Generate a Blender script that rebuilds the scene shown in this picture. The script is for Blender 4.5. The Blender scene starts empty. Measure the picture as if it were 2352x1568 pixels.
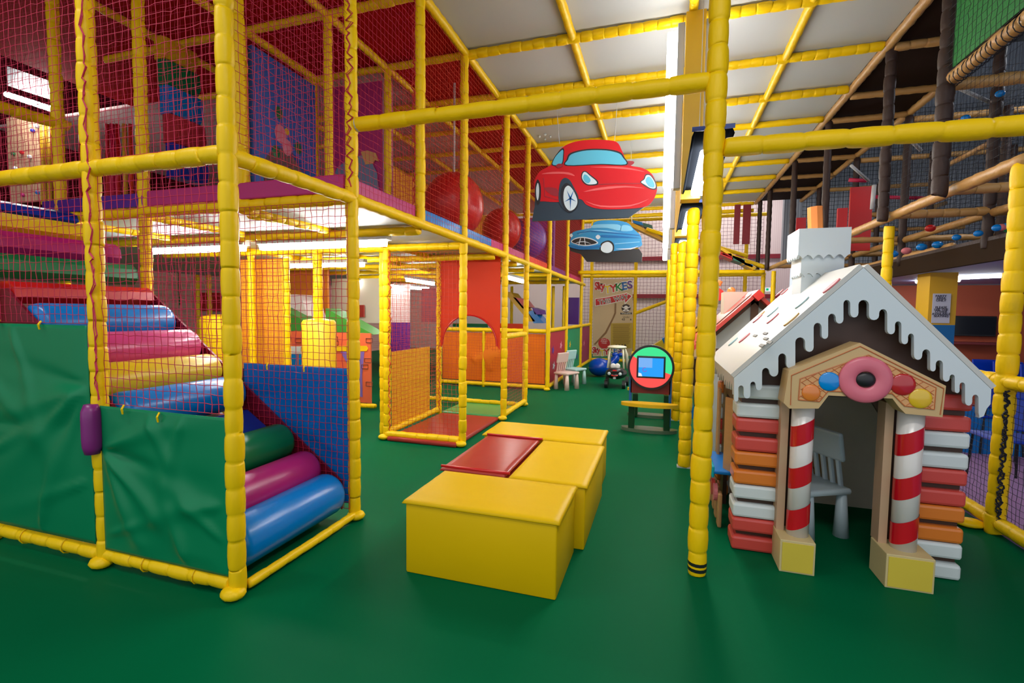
import bpy, math, random
import numpy as np
from mathutils import Vector, Matrix
from mathutils.geometry import tessellate_polygon
random.seed(7); RNG = np.random.default_rng(7)
S = bpy.context.scene
COL = S.collection
PI = math.pi

# ------------------------------------------------------------------ camera, world, exposure
F = 1105.0; H = 1.6
YAW, PIT, ROL = map(math.radians, (17.31, 3.46, -0.69))
def _cam():
    cy, sy, cp, sp = math.cos(YAW), math.sin(YAW), math.cos(PIT), math.sin(PIT)
    f = np.array([-sy*cp, cy*cp, -sp]); r = np.array([cy, sy, 0.0]); d = np.cross(f, r)
    c, s = math.cos(ROL), math.sin(ROL)
    return np.array([c*r+s*d, -s*r+c*d, f])
CM = _cam()
cam = bpy.data.cameras.new('camera'); cam.sensor_width = 36.0; cam.lens = 36.0*F/2352
cam.clip_start = 0.05; cam.clip_end = 200
camo = bpy.data.objects.new('camera', cam); COL.objects.link(camo)
camo.matrix_world = Matrix(((CM[0][0], -CM[1][0], -CM[2][0], 0), (CM[0][1], -CM[1][1], -CM[2][1], 0),
                            (CM[0][2], -CM[1][2], -CM[2][2], H), (0, 0, 0, 1)))
S.camera = camo
W = bpy.data.worlds.new('hall_light'); S.world = W; W.use_nodes = True
W.node_tree.nodes['Background'].inputs[0].default_value = (0.86, 0.92, 1.0, 1)
W.node_tree.nodes['Background'].inputs[1].default_value = 0.42
vs = S.view_settings
vs.view_transform = 'Standard'; vs.look = 'None'; vs.gamma = 1.0; vs.use_curve_mapping = False; vs.exposure = 1.3
S.cycles.max_bounces = 6; S.cycles.diffuse_bounces = 4; S.cycles.transparent_max_bounces = 8
S.cycles.use_denoising = True

def lamp(name, loc, sx, sy, power, rot=(0, 0, 0), col=(1, 0.97, 0.92)):
    l = bpy.data.lights.new(name, 'AREA'); l.shape = 'RECTANGLE'; l.size = sx; l.size_y = sy
    l.energy = power; l.color = col
    o = bpy.data.objects.new(name, l); COL.objects.link(o); o.location = loc; o.rotation_euler = rot
    return o
# unseen area lamps added to brighten the hall, some of them behind the camera
lamp('unseen_hall_lamp', (0.6, -0.6, 5.2), 3.5, 0.3, 42)
lamp('unseen_hall_lamp', (-4.6, 0.4, 5.6), 2.5, 0.3, 34)
lamp('unseen_hall_lamp', (5.5, 5.6, 5.2), 0.4, 5.0, 70, col=(0.85, 0.9, 1))
lamp('unseen_hall_lamp', (-5.6, 15.5, 6.2), 5.0, 2.0, 90, col=(1, 0.95, 0.92))
lamp('unseen_hall_lamp', (1.5, 16.8, 6.6), 5.0, 1.2, 110, col=(1, 0.95, 0.95))

# ------------------------------------------------------------------ pixel rays to places in the room
def ray(x, y): return CM.T @ np.array([x-1176, y-784, F])
def az(x, y, z=0.0):
    r = ray(x, y); t = (z-H)/r[2]; return (r[0]*t, r[1]*t, z)
def ay(x, y, Y):
    r = ray(x, y); t = Y/r[1]; return (r[0]*t, Y, H+r[2]*t)
def ax(x, y, X):
    r = ray(x, y); t = X/r[0]; return (X, r[1]*t, H+r[2]*t)

# ------------------------------------------------------------------ materials
MATS = {}
def mat(name, rgb, rough=0.5, bump=0.0, scale=8.0, var=0.0, spec=0.5, metal=0.0, coat=0.0, emit=None, stretch=(1, 1, 1), alpha=1.0):
    if name in MATS: return MATS[name]
    m = bpy.data.materials.new(name); m.use_nodes = True
    nt = m.node_tree; b = nt.nodes['Principled BSDF']
    b.inputs['Base Color'].default_value = (*rgb, 1); b.inputs['Roughness'].default_value = rough
    b.inputs['Metallic'].default_value = metal; b.inputs['Specular IOR Level'].default_value = spec
    b.inputs['Coat Weight'].default_value = coat; b.inputs['Coat Roughness'].default_value = 0.15
    if emit:
        b.inputs['Emission Color'].default_value = (*rgb, 1); b.inputs['Emission Strength'].default_value = emit
    if bump or var:
        tc = nt.nodes.new('ShaderNodeTexCoord'); mp = nt.nodes.new('ShaderNodeMapping'); mp.inputs['Scale'].default_value = stretch
        n = nt.nodes.new('ShaderNodeTexNoise'); n.inputs['Scale'].default_value = scale; n.inputs['Detail'].default_value = 3
        nt.links.new(tc.outputs['Object'], mp.inputs[0]); nt.links.new(mp.outputs[0], n.inputs[0])
        if bump:
            bp = nt.nodes.new('ShaderNodeBump'); bp.inputs['Strength'].default_value = bump; bp.inputs['Distance'].default_value = 0.02
            nt.links.new(n.outputs[0], bp.inputs['Height']); nt.links.new(bp.outputs[0], b.inputs['Normal'])
        if var:
            n2 = nt.nodes.new('ShaderNodeTexNoise'); n2.inputs['Scale'].default_value = scale*0.35; n2.inputs['Detail'].default_value = 4
            nt.links.new(mp.outputs[0], n2.inputs[0])
            mx = nt.nodes.new('ShaderNodeMix'); mx.data_type = 'RGBA'
            mx.inputs['A'].default_value = (*[c*(1-var) for c in rgb], 1); mx.inputs['B'].default_value = (*[min(1, c*(1+var)) for c in rgb], 1)
            nt.links.new(n2.outputs[0], mx.inputs['Factor']); nt.links.new(mx.outputs['Result'], b.inputs['Base Color'])
    MATS[name] = m; return m
YEL = mat('yellow vinyl foam sleeve', (0.92, 0.58, 0.002), 0.42, 0.35, 16, 0.08, stretch=(1, 1, 0.35), spec=0.25)
YBOX = mat('yellow vinyl', (0.72, 0.45, 0.001), 0.45, 0.12, 6, 0.04, spec=0.15)
YPNT = mat('yellow paint', (0.74, 0.42, 0.004), 0.4)
YCAN = mat('amber mesh cloth', (0.85, 0.38, 0.004), 0.7, 0.2, 30, 0.1)
TAN = mat('tan vinyl foam sleeve', (0.50, 0.27, 0.085), 0.45, 0.5, 14, 0.15)
BRN = mat('dark brown foam sleeve', (0.040, 0.022, 0.018), 0.5, 0.4, 14, 0.2, spec=0.25)
BRNC = mat('dark brown board', (0.026, 0.014, 0.010), 0.7, spec=0.05)
BRNF = mat('brown fascia board', (0.030, 0.016, 0.008), 0.7, spec=0.05)
MRNP = mat('maroon foam sleeve', (0.22, 0.01, 0.02), 0.5, 0.3, 14)
NETR = mat('crimson net cord', (0.55, 0.012, 0.06), 0.6)
NETO = mat('red net cord', (0.60, 0.035, 0.012), 0.6)
NETK = mat('black net cord', (0.010, 0.011, 0.018), 0.6)
GRNF = mat('green floor vinyl', (0.0, 0.112, 0.040), 0.5, 0.03, 3, 0.06, spec=0.03)
GRNC = mat('green vinyl sheet', (0.0, 0.20, 0.075), 0.4, 0.1, 3, spec=0.3)
BLUC = mat('blue vinyl sheet', (0.0, 0.15, 0.56), 0.4, 0.5, 5, spec=.3)
RED = mat('red vinyl', (0.56, 0.010, 0.012), 0.3, 0.08, 6)
REDM = mat('brick red mat vinyl', (0.38, 0.030, 0.022), 0.32, 0.08, 5)
REDC = mat('dark red roof board', (0.42, 0.006, 0.005), 0.7, spec=0.1)
ORR = mat('orange red board', (0.74, 0.050, 0.012), 0.5, 0.05, 4, spec=0.2)
ORG = mat('orange cloth', (0.92, 0.20, 0.012), 0.6, 0.3, 6, 0.2, spec=0.2)
PNK = mat('magenta vinyl', (0.42, 0.012, 0.16), 0.3, 0.1, 5)
PNL = mat('magenta board', (0.48, 0.02, 0.17), 0.5)
PNS = mat('pale pink foam edge', (0.72, 0.25, 0.34), 0.5)
BLU = mat('sky blue vinyl', (0.0, 0.19, 0.60), 0.26, 0.06, 5)
BLD = mat('deep blue vinyl', (0.0, 0.022, 0.30), 0.35)
GRN = mat('green vinyl', (0.0, 0.17, 0.055), 0.28, 0.06, 5)
YRL = mat('bright yellow vinyl', (0.74, 0.50, 0.01), 0.28, 0.06, 5)
MRN = mat('maroon vinyl', (0.17, 0.004, 0.02), 0.4)
PUR = mat('purple vinyl', (0.10, 0.018, 0.28), 0.4, 0.05, 5)
WHT = mat('white painted board', (0.62, 0.70, 0.74), 0.35)
CRM = mat('cream painted board', (0.70, 0.66, 0.54), 0.45)
BIS = mat('biscuit painted board', (0.62, 0.42, 0.19), 0.45, 0, 6, 0.06)
BISD = mat('biscuit piping', (0.55, 0.16, 0.05), 0.5)
BISP = mat('wafer orange paint', (0.70, 0.36, 0.14), 0.5)
CHOC = mat('chocolate brown board', (0.060, 0.024, 0.010), 0.45)
BKR = mat('coral red painted brick', (0.62, 0.070, 0.055), 0.3)
BKO = mat('orange painted brick', (0.72, 0.20, 0.025), 0.3)
BKW = mat('icing white painted brick', (0.66, 0.72, 0.72), 0.3)
CEIL = mat('white ceiling panel', (0.54, 0.56, 0.56), 0.6, 0, 0.6, 0.03)
GRYB = mat('grey soffit board', (0.55, 0.55, 0.56), 0.5)
BLK = mat('black plastic', (0.012, 0.012, 0.014), 0.35)
GRY = mat('grey lamp housing', (0.45, 0.45, 0.46), 0.4)
WOOD = mat('plywood', (0.50, 0.26, 0.10), 0.5, 0.1, 10, 0.15, stretch=(1, 1, 6))
def emis(name, rgb, s):
    if name in MATS: return MATS[name]
    m = bpy.data.materials.new(name); m.use_nodes = True; nt = m.node_tree
    nt.nodes.remove(nt.nodes['Principled BSDF']); e = nt.nodes.new('ShaderNodeEmission')
    e.inputs[0].default_value = (*rgb, 1); e.inputs[1].default_value = s
    nt.links.new(e.outputs[0], nt.nodes['Material Output'].inputs[0]); MATS[name] = m; return m
TUBE = emis('lit tube', (1, 0.98, 0.95), 24)
TUBV = emis('lit upright tube', (1, 0.98, 0.94), 13)

# ------------------------------------------------------------------ object helpers
def mesh_obj(name, verts, faces, m, parent=None, smooth=False):
    me = bpy.data.meshes.new(name); me.from_pydata([tuple(map(float, v)) for v in verts], [], faces); me.update()
    if smooth: me.polygons.foreach_set('use_smooth', [True]*len(me.polygons))
    me.materials.append(m)
    o = bpy.data.objects.new(name, me); COL.objects.link(o)
    if parent: place(o, parent)
    return o
def place(o, parent):
    o.parent = parent; o.matrix_parent_inverse = parent.matrix_world.inverted() if False else Matrix.Translation(-Vector(parent.location))
def tag(o, label=None, cat=None, group=None, kind=None):
    if label: o['label'] = label
    if cat: o['category'] = cat
    if group: o['group'] = group
    if kind: o['kind'] = kind
    return o
def thing(name, label, cat, loc=(0, 0, 0), group=None):
    o = bpy.data.objects.new(name, None); COL.objects.link(o); o.location = loc; o.empty_display_size = 0.1
    return tag(o, label, cat, group)
class MB:
    def __init__(s): s.v = []; s.f = []
    def add(s, v, f):
        n = len(s.v); s.v += [tuple(p) for p in v]; s.f += [tuple(i+n for i in q) for q in f]
    def box(s, a, b, bev=0.0, R=None, c=None):
        x0, y0, z0 = a; x1, y1, z1 = b
        if not bev:
            v = [(x0, y0, z0), (x1, y0, z0), (x1, y1, z0), (x0, y1, z0), (x0, y0, z1), (x1, y0, z1), (x1, y1, z1), (x0, y1, z1)]
            f = [(0, 3, 2, 1), (4, 5, 6, 7), (0, 1, 5, 4), (1, 2, 6, 5), (2, 3, 7, 6), (3, 0, 4, 7)]
        else:
            e = min(bev, (x1-x0)*.49, (y1-y0)*.49, (z1-z0)*.49); v = []; f = []
            def ring(z, i, r=3):
                out = []
                for cx, cy, a0 in ((x1-e, y1-e, 0), (x0+e, y1-e, 90), (x0+e, y0+e, 180), (x1-e, y0+e, 270)):
                    for k in range(r+1):
                        t = math.radians(a0+90*k/r); out.append((cx+(e-i)*math.cos(t), cy+(e-i)*math.sin(t), z))
                return out
            rs = [ring(z0, e), ring(z0+e*.3, e*.3), ring(z0+e, 0), ring(z1-e, 0), ring(z1-e*.3, e*.3), ring(z1, e)]
            n = len(rs[0])
            for r in rs: v += r
            for k in range(len(rs)-1):
                for i in range(n): f.append((k*n+i, k*n+(i+1) % n, (k+1)*n+(i+1) % n, (k+1)*n+i))
            f.append(tuple(range(n))[::-1]); f.append(tuple((len(rs)-1)*n+i for i in range(n)))
        if R is not None:
            c = Vector(c); v = [tuple(R @ (Vector(p)-c)+c) for p in v]
        s.add(v, f); return s
    def sweep(s, pts, rad, n=8, caps=True):
        P = [Vector(p) for p in pts]
        if not hasattr(rad, '__len__'): rad = [rad]*len(P)
        d = (P[-1]-P[0]); d = d.normalized() if d.length > 1e-6 else Vector((0, 0, 1))
        up = Vector((0, 0, 1)) if abs(d.z) < 0.9 else Vector((0, 1, 0))
        v = []; f = []
        for i, p in enumerate(P):
            t = (P[min(i+1, len(P)-1)]-P[max(i-1, 0)]).normalized()
            a = t.cross(up).normalized(); b = t.cross(a)
            for k in range(n):
                th = 2*PI*k/n; v.append(p+a*(rad[i]*math.cos(th))+b*(rad[i]*math.sin(th)))
        for i in range(len(P)-1):
            for k in range(n): f.append((i*n+k, i*n+(k+1) % n, (i+1)*n+(k+1) % n, (i+1)*n+k))
        if caps:
            f.append(tuple(range(n))[::-1]); f.append(tuple((len(P)-1)*n+k for k in range(n)))
        s.add(v, f); return s
    def ball(s, c, r, n=16, m=10, sq=(1, 1, 1)):
        v = []; f = []
        for i in range(m+1):
            ph = PI*i/m
            for k in range(n):
                th = 2*PI*k/n
                v.append((c[0]+r*sq[0]*math.sin(ph)*math.cos(th), c[1]+r*sq[1]*math.sin(ph)*math.sin(th), c[2]+r*sq[2]*math.cos(ph)))
        for i in range(m):
            for k in range(n): f.append((i*n+k, (i+1)*n+k, (i+1)*n+(k+1) % n, i*n+(k+1) % n))
        s.add(v, f); return s
    def prism(s, pts, th, holes=()):
        """flat outline (list of 3-D points) given thickness vector th"""
        loops = [[Vector(p) for p in pts]]+[[Vector(p) for p in h] for h in holes]
        tris = tessellate_polygon(loops)
        allp = [p for l in loops for p in l]; n = len(allp); th = Vector(th)
        v = [tuple(p) for p in allp]+[tuple(p+th) for p in allp]
        f = [tuple(t) for t in tris]+[tuple(i+n for i in t[::-1]) for t in tris]
        o = 0
        for l in loops:
            k = len(l)
            for i in range(k): f.append((o+i, o+(i+1) % k, n+o+(i+1) % k, n+o+i))
            o += k
        s.add(v, f); return s
    def build(s, name, m, parent=None, smooth=False, label=None):
        o = mesh_obj(name, s.v, s.f, m, parent, smooth)
        if label: o['label'] = label
        return o
def auto_smooth(o, ang=40):
    me = o.data; me.polygons.foreach_set('use_smooth', [True]*len(me.polygons))
    try: me.set_sharp_from_angle(angle=math.radians(ang))
    except Exception: pass
    return o
def pole(parent, name, a, b, r=0.046, m=None, seg=0.15, n=14, label=None):
    a = Vector(a); b = Vector(b); L = (b-a).length; k = max(2, round(L/seg)); pts = []; rad = []
    d = (b-a)/L; far = (a+b).length/2 > 9
    st = ((0, .90), (.045, .965), (.14, 1.01), (.5, 1.05), (.86, 1.01), (.955, .965)) if not far else ((0, .94), (.5, 1.04))
    q = random.random
    for i in range(k):
        w = 1+(q()-.5)*.12; j = Vector(((q()-.5), (q()-.5), (q()-.5)))*0.005
        off = 0
        for t, g in st:
            pts.append(a+d*(L*(i+t+(off if t == 0 else 0))/k)+(j if t else Vector())); rad.append(r*g*(w if t else 1))
    pts.append(b); rad.append(r*.92)
    mb = MB().sweep(pts, rad, n if not far else 8)
    o = mb.build(name, m or YEL, parent, True)
    if label: o['label'] = label
    return o
def net(parent, name, o, u, v, cell=0.053, t=0.0021, m=None, wob=0.09, sag=0.0, mask=None, diamond=False, label=None):
    o = np.array(o, float); u = np.array(u, float); v = np.array(v, float)
    t = t*(.85 if o[2] > 2.3 else 1); lu, lv = np.linalg.norm(u), np.linalg.norm(v); nu, nv = max(2, int(round(lu/cell))), max(2, int(round(lv/cell)))
    nrm = np.cross(u, v); nrm /= np.linalg.norm(nrm); uh, vh = u/lu, v/lv
    A, B = np.meshgrid(np.linspace(0, 1, nu+1), np.linspace(0, 1, nv+1), indexing='ij')
    P = o+A[..., None]*u+B[..., None]*v
    inn = ((A > 0) & (A < 1) & (B > 0) & (B < 1))[..., None]
    P = P+inn*(RNG.normal(0, 1, P.shape)*cell*wob*0.5)
    P = P+(nrm*sag)*(np.sin(A*PI)*np.sin(B*PI))[..., None]
    ok = np.ones(A.shape, bool) if mask is None else mask(P)
    V = []; Fc = []; base = 0
    def strands(i0, j0, i1, j1):
        nonlocal base
        p, q = P[i0, j0], P[i1, j1]; keep = ok[i0, j0] & ok[i1, j1]; p = p[keep]; q = q[keep]
        if len(p) == 0: return
        d = q-p; d /= np.linalg.norm(d, axis=1)[:, None]+1e-9
        s = np.cross(d, nrm); n_ = np.broadcast_to(nrm, s.shape)
        offs = [s*t, -s*t*.5+n_*t*.87, -s*t*.5-n_*t*.87]
        vv = np.stack([p+k for k in offs]+[q+k for k in offs], 1)
        idx = base+np.arange(len(p))[:, None]*6
        for a, b in ((0, 1), (1, 2), (2, 0)): Fc.append(idx+np.array([a, b, b+3, a+3]))
        V.append(vv.reshape(-1, 3)); base += len(p)*6
    I, J = np.meshgrid(np.arange(nu), np.arange(nv+1), indexing='ij'); I2, J2 = np.meshgrid(np.arange(nu+1), np.arange(nv), indexing='ij')
    if not diamond:
        strands(I.ravel(), J.ravel(), I.ravel()+1, J.ravel()); strands(I2.ravel(), J2.ravel(), I2.ravel(), J2.ravel()+1)
    else:
        I, J = np.meshgrid(np.arange(nu), np.arange(nv), indexing='ij'); I = I.ravel(); J = J.ravel(); e = (I+J) % 2 == 0
        strands(I[e], J[e], I[e]+1, J[e]+1); e = ~e; strands(I[e]+1, J[e], I[e], J[e]+1)
    Vv = np.concatenate(V); Ff = np.concatenate(Fc)
    me = bpy.data.meshes.new(name); me.vertices.add(len(Vv)); me.vertices.foreach_set('co', Vv.ravel())
    me.loops.add(Ff.size); me.loops.foreach_set('vertex_index', Ff.ravel().astype(np.int32))
    me.polygons.add(len(Ff)); me.polygons.foreach_set('loop_start', np.arange(0, Ff.size, 4, dtype=np.int32))
    me.update(calc_edges=True); me.materials.append(m or NETR)
    ob = bpy.data.objects.new(name, me); COL.objects.link(ob); place(ob, parent)
    if label: ob['label'] = label
    return ob
def text(parent, name, s, loc, size, m, R=None, depth=0.001, align='CENTER', label=None, xs=1.0, face=None):
    """lettering standing in the XZ plane, read from -Y (R turns it further)"""
    c = bpy.data.curves.new(name, 'FONT'); c.body = s; c.size = size; c.extrude = depth; c.align_x = align; c.align_y = 'CENTER'
    c.offset = face or 0.0
    t = bpy.data.objects.new(name, c); COL.objects.link(t)
    bpy.context.view_layer.update()
    me = bpy.data.meshes.new_from_object(t); bpy.data.objects.remove(t)
    M4 = Matrix.Translation(loc) @ (R.to_4x4() if R else Matrix()) @ Matrix.Rotation(PI/2, 4, 'X') @ Matrix.Diagonal((xs, 1, 1, 1))
    me.transform(M4); me.materials.clear(); me.materials.append(m)
    o = bpy.data.objects.new(name, me); COL.objects.link(o)
    if parent: place(o, parent)
    if label: o['label'] = label
    return o
def struct(name, mb, m, smooth=False): return tag(mb.build(name, m, None, smooth), kind='structure')

# ------------------------------------------------------------------ the hall
X0 = -2.22; DZ = 2.43; CZ = 4.53
struct('floor', MB().box((-12, -4, -0.1), (2.44, 20, 0)), GRNF)
PURF = mat('purple carpet', (0.30, 0.17, 0.36), 0.9, 0, 20, 0.1)
MARF = mat('plum carpet border', (0.10, 0.012, 0.05), 0.9)
struct('floor_cafe', MB().box((2.44, -4, -0.1), (14, 20, 0)), PURF)
def brickmat(name, c1, c2, mortar, sc, rot=0):
    m = bpy.data.materials.new(name); m.use_nodes = True; nt = m.node_tree; b = nt.nodes['Principled BSDF']; b.inputs['Roughness'].default_value = .8
    tc = nt.nodes.new('ShaderNodeTexCoord'); mp = nt.nodes.new('ShaderNodeMapping'); mp.inputs['Rotation'].default_value = (PI/2, 0, rot)
    br = nt.nodes.new('ShaderNodeTexBrick'); br.inputs['Scale'].default_value = sc
    br.inputs['Color1'].default_value = (*c1, 1); br.inputs['Color2'].default_value = (*c2, 1); br.inputs['Mortar'].default_value = (*mortar, 1); br.inputs['Mortar Size'].default_value = .012
    nt.links.new(tc.outputs['Object'], mp.inputs[0]); nt.links.new(mp.outputs[0], br.inputs[0]); nt.links.new(br.outputs[0], b.inputs['Base Color'])
    return m
def ribmat(name, c1, c2, sc, axis='X'):
    m = bpy.data.materials.new(name); m.use_nodes = True; nt = m.node_tree; b = nt.nodes['Principled BSDF']; b.inputs['Roughness'].default_value = .5
    tc = nt.nodes.new('ShaderNodeTexCoord'); w = nt.nodes.new('ShaderNodeTexWave'); w.inputs['Scale'].default_value = sc; w.bands_direction = axis
    mx = nt.nodes.new('ShaderNodeMix'); mx.data_type = 'RGBA'; mx.inputs['A'].default_value = (*c1, 1); mx.inputs['B'].default_value = (*c2, 1)
    nt.links.new(tc.outputs['Object'], w.inputs[0]); nt.links.new(w.outputs[0], mx.inputs['Factor']); nt.links.new(mx.outputs['Result'], b.inputs['Base Color'])
    return m
struct('wall_back', MB().box((-12, 19, 0), (4.2, 19.2, 8)), ribmat('pale ribbed cladding', (0.66, 0.52, 0.50), (0.72, 0.60, 0.57), 5))
struct('wall_right', MB().box((3.0, 14.5, 2.9), (14, 14.7, 8)), ribmat('grey ribbed cladding', (0.27, 0.30, 0.38), (0.45, 0.50, 0.58), 5))
struct('wall_left_upper', MB().box((-11.0, -4, 2.5), (-10.9, 19, 8)), mat('dark maroon board', (.07, .005, .008), .8, spec=.05))
struct('wall_left', MB().box((-11.2, -4, 0), (-11, 19, 8)), brickmat('pink brick', (0.60, 0.30, 0.26), (0.68, 0.38, 0.32), (0.7, 0.6, 0.55), 3.2))
struct('wall_far_right', MB().box((12, -4, 0), (12.2, 14.5, 8)), ribmat('dark ribbed cladding', (0.05, 0.055, 0.07), (0.10, 0.11, 0.14), 5, 'Y'))
# ceilings: white over the middle, red over the tower, brown over the rope course
YC = [0.9, 2.0, 3.08, 4.18, 5.27, 6.35, 7.4, 8.4, 9.4, 10.45, 11.55, 12.7, 14.1]
cm = MB()
for xa, xb in ((X0, -1.0), (-1.0, 0.2), (0.2, 1.25), (1.25, 2.23)):
    for a, b in zip(YC[3:-1], YC[4:]): cm.box((xa+.004, a+.004, CZ+.055), (xb-.004, b-.004, CZ+.075))
struct('ceiling', cm, CEIL)
struct('ceiling_red', MB().box((-3.28, 1.2, CZ+.05), (X0-.01, 14.1, CZ+.09)).box((-7.6, 1.2, CZ+.05), (-3.28, 5.3, CZ+.09)), REDC)
struct('ceiling_pink', MB().box((-10.8, 5.3, CZ+.05), (-3.28, 14.1, CZ+.09)), mat('pale pink board', (0.56, 0.40, 0.38), .6))
struct('ceiling_brown', MB().box((2.24, 4.1, CZ+.05), (3.32, 14.1, CZ+.09)), BRNC)
struct('ceiling_upper', MB().box((-12, -4, 8), (14, 20, 8.1)), mat('high grey roof', (0.3, 0.3, 0.32), .8))

# ceiling frame of padded poles
cf = thing('ceiling_frame', 'yellow padded pole grid under the white ceiling panels', 'frame', (0, 5, CZ))
for x in (X0, -1.0, 1.25): pole(cf, 'long_beam', (x, 2.0 if x == X0 else 4.2, CZ), (x, 14.1, CZ), 0.047)
pole(cf, 'long_beam', (0.2, 4.2, CZ), (0.2, 5.27, CZ), 0.042)
for y in YC[3:]: pole(cf, 'cross_beam', (X0, y, CZ), (2.2, y, CZ), 0.049, seg=.13)
for x in (-3.27, -4.3, -5.35): pole(cf, 'long_beam', (x, 3.0, CZ), (x, 14.1, CZ), 0.042)
for y in YC[3:9]+[11.4, 14.1]: pole(cf, 'cross_beam', (-6.4, y, CZ), (X0, y, CZ), 0.04)

for x, y in ((1239, 314), (1252, 309), (1264, 314), (1252, 320)): MB().ball(az(x, y, CZ+.035), .02, 10, 6).build('ceiling_stud', WHT, cf, True)
# ------------------------------------------------------------------ left climbing tower
pf = thing('climbing_tower', 'tall two-storey climbing tower of yellow padded poles hung with crimson netting, left of the aisle', 'climbing frame', (X0, 2.03, 0))
XS = [X0, -3.26, -4.33, -5.4, -6.45]
for x in XS[:3]: pole(pf, 'post', (x, 2.03, 0.02), (x, 2.03, 5.4))
pole(pf, 'post', (XS[3], 2.03, 0.02), (XS[3], 2.03, 5.4))
pole(pf, 'post', (X0, 3.10, 0.02), (X0, 3.10, 5.0))
pole(pf, 'post', (X0, 4.15, DZ), (X0, 4.15, CZ))
for y in (5.24,): pole(pf, 'post', (X0-.02, y, 0.02), (X0-.02, y, CZ))
for y in (6.74, 7.9, 9.6, 11.5, 13.7): pole(pf, 'post', (X0, y, 0.02), (X0, y, CZ))
for y in (6.2, 7.1, 8.6): pass
for x in XS[1:4]: pole(pf, 'post', (x, 3.10, 0.02 if x < -3.3 else DZ), (x, 3.10, CZ+.4))
for x in XS[1:3]: pole(pf, 'post', (x, 4.18, DZ), (x, 4.18, CZ), 0.042)
for x in XS[1:4]: pole(pf, 'post', (x, 5.27, DZ if x > -3.3 else 0.02, ), (x, 5.27, CZ), 0.042)
pole(pf, 'post', (-3.25, 5.22, 0.02), (-3.25, 5.22, DZ-.08), 0.046)
pole(pf, 'post', (-3.40, 5.36, 0.02), (-3.40, 5.36, DZ-.08), 0.04)
pole(pf, 'post', (-3.27, 6.72, 0.02), (-3.27, 6.72, DZ), 0.042)
# beams
pole(pf, 'beam', (-7.4, 2.03, 2.42), (X0-.02, 2.03, 2.42), 0.047)
pole(pf, 'beam', (-7.4, 2.03, 0.075), (X0-.03, 2.03, 0.075), 0.043)
pole(pf, 'beam', (X0, 2.03, 2.41), (X0, 3.10, 2.43), 0.047)
pole(pf, 'beam', (X0+.02, 2.08, 0.045), (X0+.02, 3.06, 0.045), 0.028)
pole(pf, 'beam', (-7.4, 3.10, DZ), (X0-.02, 3.10, DZ), 0.047)
pole(pf, 'beam', (X0, 3.10, DZ), (X0, 14.2, DZ), 0.048)
for y in (4.18, 5.27, 6.35, 7.4, 8.5, 9.6, 10.7, 12): pole(pf, 'beam', (-7.0, y, DZ-.06), (X0-.03, y, DZ-.06), 0.042)
for x in (-3.27, -4.33, -5.4): pole(pf, 'beam', (x, 3.1, DZ-.02), (x, 9.6, DZ-.02), 0.042)
pole(pf, 'beam', ay(572, 492, 3.25), ay(732, 512, 4.05), 0.042)
pole(pf, 'beam', ax(-20, 240, -5.4), ax(158, 291, -5.4), .05)
# feet
for x, y in ((X0, 2.03), (-3.26, 2.03), (-4.33, 2.03), (X0+.02, 3.12), (-3.27, 5.20), (X0-.02, 5.22), (X0, 6.72), (X0, 7.9), (X0, 9.6)):
    MB().ball((x, y-.03, .035), .062, 12, 6, (1.15, 1, .6)).build('foot_pad', YEL, pf, True)
# deck and its padded edges
for i, (a, b) in enumerate(((3.14, 5.24), (5.31, 7.9), (7.9, 14.1))):
    MB().box((-10.8, a, DZ+.03), (X0-.06, b, DZ+.07)).build('deck_floor', GRYB, pf)
EDGE = ((3.15, 4.1, PNL), (4.2, 5.2, BLU), (5.3, 6.2, BLU), (6.2, 7.85, PNL), (7.95, 9.5, ORR), (9.6, 11.4, PUR), (11.5, 14, PNL))
for a, b, m_ in EDGE: MB().box((X0-.05, a, DZ+.05), (X0-.02, b, DZ+.16), .01).build('deck_edge', m_, pf)
MB().box((-4.25, 3.06, DZ+.04), (X0-.05, 3.10, DZ+.17), .01).build('deck_edge', PNL, pf)
MB().box((-5.6, 3.06, DZ+.04), (-4.3, 3.10, DZ+.16), .01).build('deck_edge', PUR, pf)
# nets
net(pf, 'safety_net', (-7.2, 2.03, 2.47), (7.2+X0, 0, 0), (0, 0, 2.9), sag=.02)
net(pf, 'safety_net', (-4.33, 2.03, 1.50), (1.07, 0, 0), (0, 0, .87))
net(pf, 'safety_net', (-3.26, 2.03, 1.02), (1.04, 0, 0), (0, 0, 1.36), t=.0023)
net(pf, 'safety_net', (-5.4, 2.03, 1.5), (1.07, 0, 0), (0, 0, .87))
net(pf, 'safety_net', (X0, 2.06, 2.5), (0, 1.0, 0), (0, 0, 2.6))
net(pf, 'safety_net', (-4.33, 3.04, 0.1), (4.33+X0, 0, 0), (0, 0, 2.3), t=.0024)
net(pf, 'safety_net', (-6.4, 3.10, DZ+.18), (6.4+X0, 0, 0), (0, 0, 2.1))
YU = [3.12, 4.15, 5.24, 6.74, 7.9, 9.6, 11.5, 13.7]
for a, b in zip(YU[:-1], YU[1:]): net(pf, 'safety_net', (X0, a+.04, DZ+.05), (0, b-a-.08, 0), (0, 0, CZ-DZ-.08), cell=.056, m=NETO if a > 4 else NETR, t=.0021)
net(pf, 'safety_net', (-3.25, 5.25, DZ+.1), (0, 4.2, 0), (0, 0, 2.0), cell=.06, m=NETO)
net(pf, 'safety_net', (-6.4, 5.35, DZ+.1), (4.1, 0, 0), (0, 0, 2.0), cell=.06, m=NETO)
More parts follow.
